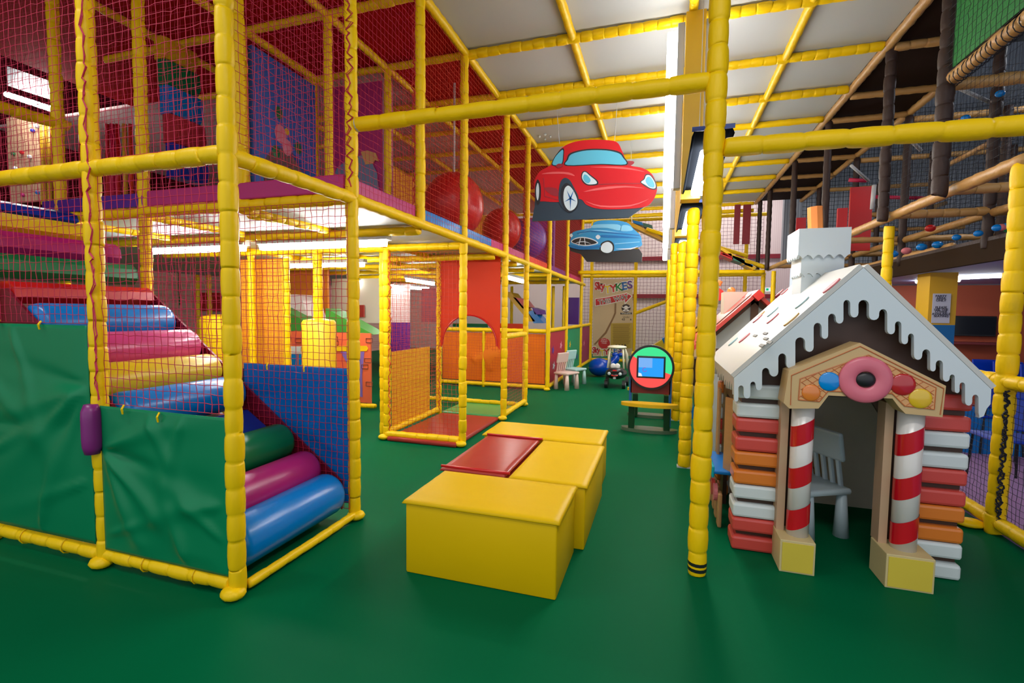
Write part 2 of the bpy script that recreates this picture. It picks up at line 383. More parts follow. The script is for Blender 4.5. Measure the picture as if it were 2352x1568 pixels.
# lacing cord up the tower posts
def lace(x, y, z0, z1, m_, dx=.035, dy=0.0):
    p = []; z = z0; s = 1
    while z < z1: p.append((x+dx*s+random.uniform(-.016, .016), y-.048+dy, z)); z += random.uniform(.02, .06); s = -s
    q = [(a+random.uniform(-.014, .014), b-.004, c+random.uniform(-.01, .01)) for a, b, c in p]
    return MB().sweep(p, .0045, 4).sweep(q, .0035, 4).build('lacing', m_, pf)
lace(-3.215, 2.035, 1.05, 4.6, NETR, .008); lace(-2.2, 3.10, 2.5, 4.6, NETR, .02); lace(-4.29, 2.035, 1.5, 3.4, NETR, .014)
for y in (4.15, 5.24, 6.74, 7.9, 9.6, 11.5):
    for kk in (0, 1): lace(X0-.045-.012*kk, y+.03, DZ+.05, CZ-.05, NETO, .010)
for x, y, z1 in ((-3.20, 5.24, 2.35), (-3.225, 6.70, 2.35), (-2.275, 5.24, .0)):
    if z1: lace(x, y, .1, z1, NETO, .012)
for y in (6.80,): lace(X0+.02, y, .1, 1.2, NETO, .01)
# vinyl sheets laced to the front
def sheet(name, o, u, v, m_, folds, parent=pf, nu=60, nv=50, nrm=(0, -1, 0), label=None, amp=1.0, edge=None):
    """cloth with radiating folds; folds = (u, v, angle, width, height)"""
    o = np.array(o); u = np.array(u); v = np.array(v); nrm = np.array(nrm, float); V = []; f = []
    lu, lv = np.linalg.norm(u), np.linalg.norm(v)
    for j in range(nv+1):
        for i in range(nu+1):
            a, b = i/nu, j/nv; d = 0
            for fu, fv, an, w, h in folds:
                dx, dy = (a-fu)*lu, (b-fv)*lv; ca, sa = math.cos(math.radians(an)), math.sin(math.radians(an))
                al = dx*ca+dy*sa; pe = -dx*sa+dy*ca
                if al > 0:
                    ww = w*(.35+al*1.6); d += h*math.exp(-(pe/ww)**2)*min(1, al/.06)*math.exp(-al*1.4)
            d *= amp*min(1, 8*a, 8*(1-a), 8*b+.2, 8*(1-b)+.2)
            V.append(o+u*a+v*b+nrm*d)
    for j in range(nv):
        for i in range(nu): k = j*(nu+1)+i; f.append((k, k+1, k+nu+2, k+nu+1))
    ob = mesh_obj(name, V, f, m_, parent, True)
    so = ob.modifiers.new('thick', 'SOLIDIFY'); so.thickness = .003
    if label: ob['label'] = label
    return ob
FO1 = [(0.02, .35, 25, .05, .02), (1, .72, 195, .06, .035), (1, .72, 215, .05, .04), (1, .72, 240, .05, .03), (1, .72, 170, .05, -.02), (0, .75, -35, .07, .025), (1, .3, 200, .04, .018), (.3, 1, -70, .05, .02), (0, .5, 5, .05, -.02), (.5, 0, 70, .05, .02)]
FO2 = [(0, .7, 20, .06, .03), (0, .7, -10, .05, -.025), (0, .7, -38, .05, .035), (0, .7, -62, .05, .03), (.4, 1, -60, .06, .02), (1, .2, 145, .05, .02), (1, .45, 190, .06, .02), (.7, 0, 110, .06, .022), (0, .1, 20, .04, .015), (.7, 1, -110, .05, .02)]
sheet('side_panel', (-3.30, 2.0, 0.14), (-1.02, 0, 0), (0, 0, 1.35), GRNC, [(1-a, b, 180-c, d, e) for a, b, c, d, e in FO1], label='taller green vinyl sheet')
sheet('side_panel', (-3.22, 2.0, 0.12), (0.97, 0, 0), (0, 0, 0.89), GRNC, FO2, label='lower green vinyl sheet beside the corner post')
sheet('side_panel', (-4.37, 2.0, 0.14), (-1.02, 0, 0), (0, 0, 1.33), GRNC, FO2)
sheet('side_panel', (X0-.04, 3.09, 0.12), (-1.0, 0, 0), (0, 0, 1.04), BLUC, FO1[:7], amp=.5, label='blue vinyl sheet behind the rollers')
MB().sweep([(-3.255, 1.975, z) for z in np.linspace(.72, 1.02, 8)], [.04, .05, .052, .052, .052, .052, .05, .035], 14).build('post_wrap', mat('plum vinyl', (0.22, 0.015, 0.17), .35), pf, True, 'plum wrap round the post')
for x, y, z in ((-3.0, 1.99, 1.01), (-2.72, 1.99, .985), (-4.1, 1.99, 1.49), (-3.7, 1.99, 1.49), (-2.95, 3.02, 1.16), (-2.6, 3.02, 1.16)):
    MB().sweep([(x, y, z+.02), (x+.01, y-.02, z), (x+.006, y-.012, z-.03)], .006, 5).build('tie', YEL, pf)
for x in (-3.6, -4.0, -2.9, -2.5): MB().sweep([(x, 2.03+.05*math.cos(t), .075+.05*math.sin(t)) for t in np.linspace(0, 2*PI, 12)], .004, 4).build('tie', YEL, pf)

# ------------------------------------------------------------------ roller staircase
rs = thing('roller_staircase', 'staircase of shiny coloured foam rollers climbing left inside the netted tower bay', 'staircase', (-3.2, 2.55, 0))
def roller(x, z, r, m_, y0=2.10, y1=3.03, lab=None):
    p = []; q = []
    for t, g in ((0, .55), (.01, .8), (.03, .95), (.06, 1), (.94, 1), (.97, .95), (.99, .8), (1, .55)):
        p.append((x, y0+(y1-y0)*t, z)); q.append(r*g)
    MB().sweep(p, q, 28).build('roller', m_, rs, True, lab)
roller(-2.38, .215, .155, BLU); roller(-2.58, .385, .14, PNK); roller(-2.82, .575, .14, GRN)
roller(-3.28, .93, .135, BLU); roller(-3.52, 1.10, .135, YRL); roller(-3.74, 1.29, .14, mat('rose vinyl', (0.62, 0.06, 0.22), .22, .06, 5)); roller(-4.02, 1.48, .145, BLU)
MB().box((-3.2, 2.1, .66), (-2.86, 3.02, .72), .02, Matrix.Rotation(math.radians(33), 3, 'Y'), (-3.03, 2.5, .69)).build('step', BLD, rs)
for x, z, w, h, m_ in ((-4.28, 1.62, .3, .15, RED), (-4.46, 1.80, .3, .17, GRN), (-4.66, 1.98, .32, .17, PNK), (-4.95, 2.16, .4, .16, YRL), (-5.3, 2.33, .6, .13, BLD)):
    p = [(x-w, 0, z), (x+w*.25, 0, z), (x+w*.42, 0, z+h*.3), (x+w*.38, 0, z+h*.75), (x+w*.2, 0, z+h), (x-w, 0, z+h)]
    o = MB().prism([(a, 2.10, c) for a, b, c in p], (0, .93, 0)).build('step', m_, rs)
for y in (2.075, 3.05):
    MB().prism([(-2.3, y, .08), (-2.3, y, .3), (-4.2, y, 1.72), (-4.45, y, 1.72), (-4.3, y, 1.5)], (0, .018, 0)).build('side_ramp', MRN, rs)
MB().prism([(-2.45, 2.12, .05), (-4.4, 2.12, 1.5), (-4.4, 2.12, 1.4), (-2.6, 2.12, .02)], (0, .88, 0)).build('ramp_board', MRN, rs)
# ------------------------------------------------------------------ upper level of the tower
def board_x(name, parent, X, Y0, Y1, Z0, Z1, m, holes=(), th=.05, label=None):
    o = MB().prism([(X, Y0, Z0), (X, Y1, Z0), (X, Y1, Z1), (X, Y0, Z1)], (th, 0, 0), holes).build(name, m, parent)
    if label: o['label'] = label
    return o
bp = thing('arched_wall_panel', 'blue wall panel with an arched crawl hole on the upper deck of the tower', 'panel', (-4.33, 4.2, DZ+.1))
arch = [(-4.33, 4.72+.36*math.cos(t), 2.62+(.0 if t in (0, PI) else .50)+.36*math.sin(t)) for t in np.linspace(0, PI, 17)]
BP = mat('royal blue board', (0.035, 0.13, 0.50), .5)
MB().prism([(-4.33, 4.24, 2.55), (-4.33, 4.36, 2.55)]+[(p[0], p[1], p[2]) for p in arch[::-1]]+[(-4.33, 5.08, 2.55), (-4.33, 5.22, 2.55), (-4.33, 5.22, 4.42), (-4.33, 4.24, 4.42)], (.06, 0, 0)).build('board', BP, bp)
for y, z, r, c in ((4.62, 3.62, .09, PNS), (4.72, 3.5, .08, PNS), (4.6, 3.85, .06, GRN), (4.9, 3.55, .06, GRN), (4.55, 3.4, .06, GRN), (4.72, 3.68, .035, YRL)):
    MB().ball((-4.265, y, z), r, 12, 6, (.1, 1, 1.2)).build('painted_shape', c, bp, True)
pp = thing('doorway_panel', 'tall magenta panel with a pale pink edge on the upper deck', 'panel', (-3.75, 5.32, DZ+.1))
MB().box((-4.15, 5.33, 2.52), (-3.38, 5.45, 4.43), .01).build('board', PNL, pp)
MB().box((-3.375, 5.32, 2.52), (-3.29, 5.46, 4.43), .02).build('edge_pad', PNS, pp)
GB = mat('blue grey paint', (0.19, 0.24, 0.36), .5); OS = mat('pale orange paint', (0.75, 0.38, 0.12), .5)
hs = [ay(*p, 5.32) for p in ((762, 418), (775, 385), (798, 368), (812, 360), (830, 357), (850, 365), (866, 395), (872, 448), (762, 440))]
MB().prism(hs, (0, -.006, 0)).build('painted_shape', GB, pp)
MB().prism([ay(*p, 5.32) for p in ((830, 349), (845, 346), (864, 352), (871, 371), (862, 368), (858, 376), (840, 378))], (0, -.012, 0)).build('painted_shape', OS, pp)
# upper roller steps
us = thing('upper_step_stack', 'stack of wavy foam steps in yellow, green, blue and red behind the upper netting', 'steps', (-5.4, 3.7, DZ))
XW = -4.9; ya, yb = ax(388, 150, XW)[1], ax(457, 200, XW)[1]
for k, (pt, pb, m_) in enumerate(((78, 130, YPNT), (132, 192, GRN), (192, 258, BLU), (258, 325, mat('tomato vinyl', (0.42, .02, .03), .35)), (325, 405, BLD))):
    zt, zb = ax(388, pt, XW)[2], ax(388, pb, XW)[2]; dx = -.03*k
    p = [(XW-.2, zb), (XW-.05, zb), (XW, zb+.3*(zt-zb)), (XW-.02, zt-.03), (XW-.1, zt), (XW-.2, zt)]
    MB().prism([(a-dx, ya, c) for a, c in p], (0, yb-ya, 0)).build('step', m_, us)
# big drums on the deck
for i, (x, y, z, r, m_, lb) in enumerate(((-2.64, 5.85, 2.98, .39, RED, 'large shiny red foam drum nearest on the upper deck'), (-2.62, 7.75, 2.98, .33, RED, 'smaller red foam drum behind the large red one on the upper deck'), (-2.62, 9.45, 3.08, .36, mat('violet vinyl', (0.10, .05, .38), .35), 'violet foam drum third in the row on the upper deck'))):
    t = thing('foam_drum', lb, 'drum', (x, y, DZ+.07))
    MB().ball((x, y, z), r, 32, 20, (1, 1, 1.08 if z < 3.05 else 1.1)).build('ball_body', m_, t, True)
    MB().sweep([(x, y, DZ+.07), (x, y, DZ+.17)], .14, 16).build('base', BLD, t)
    MB().sweep([(x, y, z+r), (x, y, CZ)], .015, 6).build('hanger', GRY, t)
tp = thing('turret_panel', 'plum and purple upright panels far along the upper deck', 'panel', (-2.9, 11.3, DZ+.1))
MB().box((-3.2, 10.6, 2.5), (-2.5, 10.7, 3.7)).build('board', mat('plum board', (.22, .02, .25), .5), tp)
MB().box((-2.5, 10.58, 2.5), (-2.35, 10.72, 3.7), .02).build('edge_pad', PUR, tp)
ub = thing('amber_netted_wall', 'amber board behind the foam drums on the upper deck', 'board', (-4.3, 9, DZ+.1))
MB().box((-4.25, 6.6, 2.52), (-4.2, 13.8, 3.9)).build('board', YCAN, ub); net(ub, 'net', (-4.15, 6.6, 2.55), (0, 7.2, 0), (0, 0, 1.9), cell=.08, m=NETO, t=.002)
ub = thing('maroon_end_board', 'maroon board closing the far end of the upper deck', 'board', (-3, 14, DZ+.1))
MB().box((-4.2, 13.95, 2.52), (X0-.05, 14.0, 4.4)).build('board', mat('maroon end board', (.30, .04, .05), .6), ub)
tp2 = thing('hanging_strip_curtain', 'curtain of hanging red and yellow foam strips far left on the upper deck', 'curtain', (-7.0, 4.7, DZ))
for px, m_, w in ((98, YPNT, 12), (112, YPNT, 10), (126, RED, 10), (185, RED, 9), (197, YPNT, 6), (246, RED, 10), (258, mat('crimson vinyl', (.6, .005, .05), .3), 12), (270, RED, 9), (286, YPNT, 10), (300, ORR, 8)):
    a = ay(px, 285, 4.7); b = ay(px+3, 470, 4.7); MB().sweep([a, b], w*.0028, 8).build('strip', m_, tp2, True)
cw = thing('climbing_wall', 'sandy climbing wall dotted with coloured holds behind the far left netting', 'wall', (-8.3, 4.95, DZ))
a = ay(14, 270, 4.95); b = ay(96, 460, 4.95)
MB().box((a[0], 4.95, b[2]), (b[0], 5.0, a[2])).build('board', mat('sandy board', (.62, .36, .22), .6), cw)
for px, py, c in ((30, 353, GRN), (50, 350, RED), (68, 360, WHT), (35, 386, WHT), (48, 395, CRM), (75, 300, BLD), (85, 290, WHT), (52, 448, PNK), (86, 442, BLU)):
    MB().ball(ay(px, py, 4.93), .03, 10, 6).build('hold', c, cw, True)
al = thing('fluorescent_light', 'bare lit tube at far top left behind the netting, below a bright opening', 'light', ay(20, 225, 4.7))
MB().sweep([ay(16, 217, 4.7), ay(130, 254, 4.7)], .04, 10).build('tube', emis('bright bare tube', (1, .97, .95), 30), al, True)
MB().prism([ay(*p, 4.8) for p in ((16, 152), (127, 190), (127, 232), (16, 196))], (0, .05, 0)).build('opening_panel', mat('bright reflector', (.8, .8, .8), .5), al)  # white panel standing in for the bright opening above the tube

# ------------------------------------------------------------------ under the tower deck
ud = struct('trim_1', MB().box((-10.8, 3.1, DZ-.005), (X0-.06, 9.5, DZ+.02)), GRYB)
def batten(a, b, lab, w=.11, h=.05, grp=None, em=TUBE):
    a = Vector(a); b = Vector(b); t = thing('fluorescent_light', lab, 'light', tuple((a+b)/2), grp); d = (b-a).normalized(); s = d.cross(Vector((0, 0, 1))).normalized()
    up = Vector((0, 0, 1))
    mb = MB(); p = [a-s*w*.5, a+s*w*.5, a+s*w*.35+up*h, a-s*w*.35+up*h]; mb.prism(p, b-a); mb.build('housing', GRY, t)
    mb = MB(); q = [a+d*.03-s*w*.42-up*.001, a+d*.03+s*w*.42-up*.001, a+d*.03+s*w*.3-up*.06, a+d*.03-s*w*.3-up*.06]; mb.prism(q, (b-a)*.955); mb.build('diffuser', em, t)
    return t
batten((-4.2, 4.22, 2.30), (-2.6, 4.22, 2.30), 'lit batten under the deck above the bakery front, nearest')
batten((-5.95, 4.22, 2.30), (-4.38, 4.22, 2.30), 'lit batten under the deck, left of the nearest one')
batten((-5.66, 6.1, 2.30), (-4.15, 6.1, 2.30), 'lit batten over the bakery front, second row back')
for k, (p, q, Y, lb) in enumerate((((930, 638), (996, 648), 7.9, 'short lit batten seen through the porch net, upper'), ((905, 655), (985, 660), 9.2, 'short lit batten seen through the porch net, lower'), ((810, 643), (868, 652), 8.5, 'short lit batten between the bakery awning posts'), ((1161, 632), (1202, 643), 8.6, 'lit batten beside the orange arch panel'))):
    batten(ay(*p, Y), ay(q[0], q[1], Y+.5), lb, .09)
# bakery front
bk = thing('bakery_front', 'orange-red vinyl shop front painted with bricks and a bakery window under the deck', 'play panel', (-5.2, 6.6, 0))
BKF = mat('coral vinyl', (0.72, 0.13, 0.05), .45, .1, 5); LN = mat('dark red line', (.16, .02, .01), .6)
MB().box((-6.2, 6.62, .12), (-4.42, 6.65, 1.24)).build('sheet', BKF, bk)
def bpx(pts, m_, name, off=.004, th=.003): return MB().prism([ay(x, y, 6.62-off) for x, y in pts], (0, -th, 0)).build(name, m_, bk)
bpx([(660, 795), (745, 795), (745, 812), (660, 812)], WHT, 'sign_board')
text(bk, 'lettering', 'BAKERY', ay(712, 803, 6.60), .105, LN, None, .002)
bpx([(663, 813), (683, 813), (683, 838), (664, 838)], BLU, 'window_pane'); bpx([(686, 813), (705, 813), (705, 838), (686, 838)], BLU, 'window_pane')
bpx([(775, 794), (842, 794), (846, 800), (842, 806), (775, 806), (771, 800)], YRL, 'lintel', .008)
bpx([(782, 807), (837, 807), (832, 860), (833, 912), (806, 905), (806, 850)], mat('violet paint', (.20, .12, .45), .5), 'door_frame')
bpx([(806, 816), (827, 816), (825, 868), (806, 868)], BLU, 'door_pane', .008)
for x, y in ((662, 780), (685, 782), (768, 778), (770, 788), (848, 782), (845, 828), (838, 842), (848, 882), (765, 830), (655, 828)):
    c = ay(x, y, 6.612); MB().sweep([(c[0]-.06, c[1], c[2]-.03), (c[0]+.06, c[1], c[2]-.03), (c[0]+.06, c[1], c[2]+.035), (c[0]-.06, c[1], c[2]+.035), (c[0]-.06, c[1], c[2]-.03)], .006, 4).build('brick_outline', LN, bk)
pole(bk, 'rail', (-6.2, 6.64, .07), (-4.35, 6.64, .07), .04)
# padded round post
rp = thing('padded_bollard', 'yellow post with a fat round padded sleeve, before the bakery front', 'post', (-4.28, 5.25, 0))
pole(rp, 'post', (-4.28, 5.25, 0.0), (-4.28, 5.25, DZ-.1), .05)
MB().sweep([(-4.28, 5.25, z) for z in (.03, .06, 1.43, 1.47, 1.49)], [.2, .215, .215, .19, .07], 24).build('padding', mat('bright yellow foam', (.85, .55, .01), .4), rp, True)
rp = thing('padded_bollard', 'second fat padded yellow post seen over the pink and blue rollers', 'post', (-5.98, 5.25, 0))
MB().sweep([(-5.98, 5.25, z) for z in (.03, .06, 1.45, 1.5, 1.52)], [.2, .23, .23, .2, .07], 24).build('padding', YBOX, rp, True)
# amber canvas screen, slide, ramps and boards further back
sc = thing('canvas_screen', 'amber mesh canvas hanging wall left of the white slide', 'screen', (-5.4, 5.4, 0))
sheet('canvas', (-5.75, 5.42, .75), (.80, 0, 0), (0, 0, 1.55), YCAN, [], sc); net(sc, 'net', (-5.8, 5.39, .7), (.9, 0, 0), (0, 0, 1.65), cell=.06, m=NETR)
pole(sc, 'post', (-4.93, 5.4, 0), (-4.93, 5.4, 2.3), .045)
os_ = thing('orange_screen', 'flat orange canvas wall behind the white slide', 'screen', (-6, 8, 0))
MB().box((ay(560, 650, 8)[0], 8.0, 0), (ay(752, 650, 8)[0], 8.05, 2.4)).build('canvas', mat('flat orange cloth', (.80, .24, .015), .6), os_)
sl = thing('slide', 'white moulded slide hood standing on the green ramp', 'slide', (-5.9, 7.4, 1))
MB().prism([ay(*p, 7.3) for p in ((642, 676), (680, 676), (695, 690), (710, 738), (695, 742), (664, 710), (642, 706))], (0, .5, 0)).build('hood', mat('pinkish white plastic', (.75, .62, .62), .35), sl)
gr = thing('green_ramp', 'dark green sloping foam ramp behind the bakery front', 'ramp', (-5.5, 7.0, 0))
MB().prism([ay(*p, 7.0) for p in ((642, 706), (735, 755), (735, 775), (642, 775))], (0, .4, 0)).build('ramp', mat('leaf green vinyl', (.05, .26, .03), .45), gr)
MB().prism([ay(*p, 7.0) for p in ((748, 708), (858, 768), (748, 768))], (0, .4, 0)).build('ramp', MATS['leaf green vinyl'], gr)
FB = (((762, 640), (880, 742), 8.6, 'cream mural board behind the padded posts, left', CRM), ((895, 652), (940, 745), 9.3, 'pale pink mural board seen through the porch net', mat('pale mural', (.70, .55, .55), .6)), ((968, 662), (1004, 740), 9.3, 'dark maroon mural board seen through the porch net', mat('maroon mural', (.20, .04, .06), .6)), ((895, 740), (940, 820), 8.4, 'purple low panel seen through the porch net', PUR), ((368, 626), (412, 700), 8.6, 'dark green board beyond the upper rollers', mat('dark green board', (.03, .14, .03), .5)), ((412, 672), (506, 715), 9.0, 'crimson low wall beyond the upper rollers', RED), ((800, 700), (835, 728), 8.5, 'brick red picture strip on the cream mural', REDM), ((1306, 683), (1329, 745), 14.5, 'deep purple board standing beyond the green panel', PUR), ((1128, 742), (1200, 775), 12.0, 'orange low wall beyond the orange arch panel', ORR), ((1040, 742), (1120, 752), 12.5, 'green strip wall seen through the arch', GRN))
for (x0, y0), (x1, y1), Y, lb, m_ in FB:
    t = thing('wall_board', lb, 'board', ay(x0, y1, Y)); a = ay(x0, y0, Y); b = ay(x1, y1, Y)
    MB().box((a[0], Y, min(a[2], b[2])), (b[0], Y+.04, max(a[2], b[2]))).build('board', m_, t)
sr = thing('tumble_slide', 'small foam slide in red, blue and yellow behind the lower side panels', 'slide', ay(1180, 735, 12))
for pts, m_ in (([(1155, 668), (1175, 672), (1230, 738), (1215, 738)], YPNT), ([(1178, 682), (1200, 686), (1215, 705), (1200, 708)], RED), ([(1212, 716), (1224, 712), (1250, 742), (1226, 742)], BLU), ([(1222, 706), (1240, 712), (1242, 722), (1228, 722)], PUR)):
    MB().prism([ay(*p, 12) for p in pts], (0, .6, 0)).build('block', m_, sr)
for k, (px, yt) in enumerate(((455, 585), (482, 600), (1175, 640), (1270, 650), (1295, 645))):
    Y = 8 if k < 2 else 13; b = az(px, 721+1.6*1105/Y*.98, 0); X = ay(px, 720, Y)[0]
    pole(pf, 'post', (X, Y, 0), (X, Y, DZ-.1), .045)

# ------------------------------------------------------------------ netted porch of the tower
po = thing('netted_porch', 'netted entrance porch with yellow poles and an orange arch board at its back', 'play frame', (-2.7, 5.9, 0))
pole(po, 'rail', (-3.25, 5.2, .07), (-2.26, 5.22, .07), .045); pole(po, 'rail', (-3.25, 5.25, .09), (-3.27, 6.7, .09), .04)
pole(po, 'rail', (X0, 6.75, .08), (X0, 7.88, .08), .04); pole(po, 'rail', (X0, 6.78, 1.24), (X0, 7.88, 1.24), .042)
pole(po, 'rail', (-3.25, 5.24, DZ-.06), (X0-.05, 5.24, DZ-.06), .042); pole(po, 'rail', (-3.2, 6.74, 2.47), (X0-.03, 6.74, 2.47), .04)
pole(po, 'rail', (-4.4, 7.6, .08), (-2.3, 7.6, .08), .035)
net(po, 'net', (-3.21, 5.21, .1), (.95, 0, 0), (0, 0, 2.2), cell=.052, m=NETO, t=.0019)
net(po, 'net', (-3.26, 5.25, .1), (0, 1.42, 0), (0, 0, 2.2), cell=.055, m=NETO, t=.0019)
net(po, 'net', (X0, 6.8, .1), (0, 1.04, 0), (0, 0, 1.08), cell=.055, m=NETR, t=.002)
MB().box((-3.285, 5.38, .12), (-3.275, 6.42, 1.08)).build('amber_sheet', mat('amber vinyl', (.88, .50, .01), .5, .1, 5), po)
c0 = (-2.76, 6.71)
ap = [(-3.235, 6.70, 2.42), (-3.235, 6.70, 1.05)]+[(c0[0]-.44*math.cos(t), 6.70, 1.10+.45*math.sin(t)) for t in np.linspace(0, PI, 24)]+[(-2.28, 6.70, 1.05), (-2.28, 6.70, 2.42)]
MB().prism(ap, (0, .02, 0)).build('arch_board', ORR, po)
MB().sweep([(c0[0]-.44*math.cos(t), 6.69, 1.10+.45*math.sin(t)) for t in np.linspace(0, PI, 24)], .013, 6).build('arch_edge', RED, po)
MB().box((-3.2, 5.12, .0), (-2.27, 6.66, .055), .02).build('floor_mat', REDM, po, label='brick red floor mat')
MB().box((-3.25, 6.76, .0), (-2.3, 7.95, .05), .02).build('floor_mat', mat('light green vinyl', (.06, .36, .09), .3, .1, 4), po, label='light green floor mat')
# panel row along the aisle and the orange net across it
ps = thing('low_panel_fence', 'low fence of yellow padded rails holding orange, red, green and magenta sheets', 'fence', (X0, 10, 0))
pole(ps, 'rail', (-4.7, 9.6, 1.22), (X0-.04, 9.6, 1.22), .045); pole(ps, 'rail', (-4.7, 9.6, .07), (X0-.04, 9.6, .07), .045); pole(ps, 'post', (-3.62, 9.6, 0), (-3.62, 9.6, 1.2), .04)
sheet('sheet', (-4.6, 9.62, .13), (2.32, 0, 0), (0, 0, 1.03), ORG, [(.3, .4, 30, .2, .04), (.6, .6, 200, .3, .04), (.5, .2, 100, .2, .03)], ps, label='orange sheet')
net(ps, 'net', (-4.6, 9.57, .12), (2.32, 0, 0), (0, 0, 1.05), cell=.06, m=NETO)
for y0, y1 in ((9.6, 11.5), (11.5, 13.7), (13.7, 15.6)):
    pole(ps, 'rail', (X0, y0+.05, 1.24), (X0, y1-.05, 1.24), .045); pole(ps, 'rail', (X0, y0+.05, .08), (X0, y1-.05, .08), .045)
REDP = mat('crimson sheet', (.42, .012, .03), .5, .2, 4); GRNP = mat('emerald sheet', (.0, .30, .12), .5, .3, 4); MGP = mat('raspberry sheet', (.34, .02, .10), .5, .2, 4)
for y0, y1, m_, lb in ((9.68, 11.42, REDP, 'crimson sheet'), (11.6, 13.6, GRNP, 'emerald sheet'), (13.8, 15.5, MGP, 'raspberry sheet')):
    MB().box((X0-.02, y0, .13), (X0-.005, y1, 1.19)).build('sheet', m_, ps, label=lb)
for y, z, m_ in ((10.95, .85, PNS), (10.1, .8, PUR), (10.2, .45, WHT), (12.1, .8, YRL), (13.2, .4, BLD), (14.4, .7, PNS)):
    pts = [(X0-.004, y+.14*(1 if k % 2 == 0 else .45)*math.cos(k*PI/5), z+.10*(1 if k % 2 == 0 else .45)*math.sin(k*PI/5)) for k in range(10)]
    MB().prism(pts, (.004, 0, 0)).build('painted_star', m_, ps)

# ------------------------------------------------------------------ far end of the aisle
ef = thing('end_frame', 'padded yellow frame with black netting closing the far end of the aisle', 'play frame', (0, 16, 0))
for a, b in (((X0, 13.1, 2.70), (2.35, 13.1, 2.66)), ((-2.6, 16.05, 2.82), (2.9, 16.05, 2.82)), ((-2.2, 16.05, .07), (2.9, 16.05, .07)), ((-.9, 16.05, 1.6), (.6, 16.05, 2.2)), ((-2.6, 16.05, 4.6), (2.9, 16.05, 4.6)), ((-2.2, 14.1, 4.35), (2.2, 14.1, 4.35)), ((-.5, 14.3, 4.0), (2.4, 13.4, 2.8)), ((.6, 15.4, 3.9), (2.3, 15.4, 3.3))):
    pole(ef, 'beam', a, b, .055)
for x in (-2.27, -.86, .35, 1.5, 2.35): pole(ef, 'post', (x, 16.05, 0), (x, 16.05, 4.6), .055)
net(ef, 'net', (-2.6, 16.1, .1), (5.4, 0, 0), (0, 0, 6.0), cell=.11, t=.005, m=mat('maroon net cord', (.16, .02, .05), .6))
MB().box((-2.6, 18.9, 2.2), (4, 18.95, 2.35)).box((-2.6, 18.9, 3.6), (4, 18.95, 3.75)).build('wall_rail', MRNP, ef)
rb = thing('rooftop_ramp', 'sloping yellow ramp with red, green and blue foam blocks high at the far end', 'ramp', ay(1690, 590, 13))
for pts, m_ in (([(1650, 570), (1655, 566), (1738, 615), (1730, 620)], YPNT), ([(1655, 582), (1680, 582), (1682, 592), (1660, 584)], RED), ([(1655, 578), (1684, 592), (1683, 597), (1655, 584)], RED), ([(1682, 586), (1711, 596), (1710, 606), (1682, 596)], mat('bottle green vinyl', (.02, .13, .09), .4)), ([(1710, 602), (1730, 608), (1728, 614), (1710, 608)], BLU)):
    MB().prism([ay(*p, 13.0) for p in pts], (0, .5, 0)).build('block', m_, rb)
rb = thing('rooftop_ramp', 'sloping yellow ramp with blue and green blocks high behind the blue car board', 'ramp', ay(1500, 540, 15))
for pts, m_ in (([(1440, 505), (1528, 548), (1528, 556), (1440, 515)], YPNT), ([(1452, 505), (1475, 510), (1478, 518), (1455, 512)], BLU), ([(1476, 511), (1498, 517), (1500, 527), (1478, 520)], MATS['bottle green vinyl']), ([(1500, 525), (1526, 535), (1526, 542), (1502, 532)], PUR)):
    MB().prism([ay(*p, 14.6) for p in pts], (0, .4, 0)).build('block', m_, rb)
bs = thing('foam_block_slide', 'blue and yellow foam blocks stacked against the netting left of the light columns', 'foam blocks', ay(1510, 810, 15))
for pts, m_ in (([(1497, 795), (1521, 780), (1530, 800), (1510, 806)], YRL), ([(1520, 778), (1538, 770), (1538, 800), (1528, 798)], BLU), ([(1512, 806), (1538, 798), (1538, 818), (1512, 818)], BLD)):
    MB().prism([ay(*p, 14.8) for p in pts], (0, .6, 0)).build('block', m_, bs)

# printed sign
sg = thing('direction_sign', 'tall tan sign reading Sky TYKES THIS WAY at the far end', 'sign', (-1.6, 16, .2))
KR = mat('kraft print', (.60, .45, .26), .6, 0, 1.2, .15); SW = mat('sign white', (.85, .82, .76), .6); SR = mat('sign red', (.55, .02, .02), .6); SK = mat('sign dark', (.05, .03, .02), .6)
SY = mat('sign mustard', (.50, .34, .04), .6); SGn = mat('sign green', (.02, .25, .05), .6); SB = mat('sign blue', (.01, .12, .40), .6); SP = mat('sign violet', (.12, .04, .28), .6); SYL = mat('sign yellow', (.75, .55, .02), .6)
TS = 15.96
def s_px(x, y, off=.0): return ay(1355+x/7.84, 630+y/7.84, TS-off)
def s_poly(pts, m_, name, off=.004): return MB().prism([s_px(x, y, off) for x, y in pts], (0, -.003, 0)).build(name, m_, sg)
MB().prism([s_px(x, y) for x, y in ((62, 85), (770, 75), (765, 1465), (50, 1475))], (0, .03, 0)).build('board', KR, sg)
def RZ(deg): return Matrix.Rotation(math.radians(-deg), 3, 'Y')
def sky(x, y, k, off):
    text(sg, 'lettering', 'Sky', s_px(x, y+8*k, off), .34*k, SW, RZ(0), .001, face=.035*k, xs=.68); text(sg, 'lettering', 'Sky', s_px(x, y+8*k, off+.012), .34*k, SR, RZ(0), .001, face=.012*k, xs=.68)
    for i, (ch, m_) in enumerate(zip('TYKES', (SYL, SR, SGn, SB, SP))):
        px = x+(145+100*i)*k; py = y+(75-22*i)*k
        text(sg, 'lettering', ch, s_px(px, py, off), .34*k, SW, RZ(6), .001, face=.03*k); text(sg, 'lettering', ch, s_px(px, py, off+.012), .34*k, m_, RZ(6), .001, face=.008*k)
sky(175, 205, 1.0, .008)
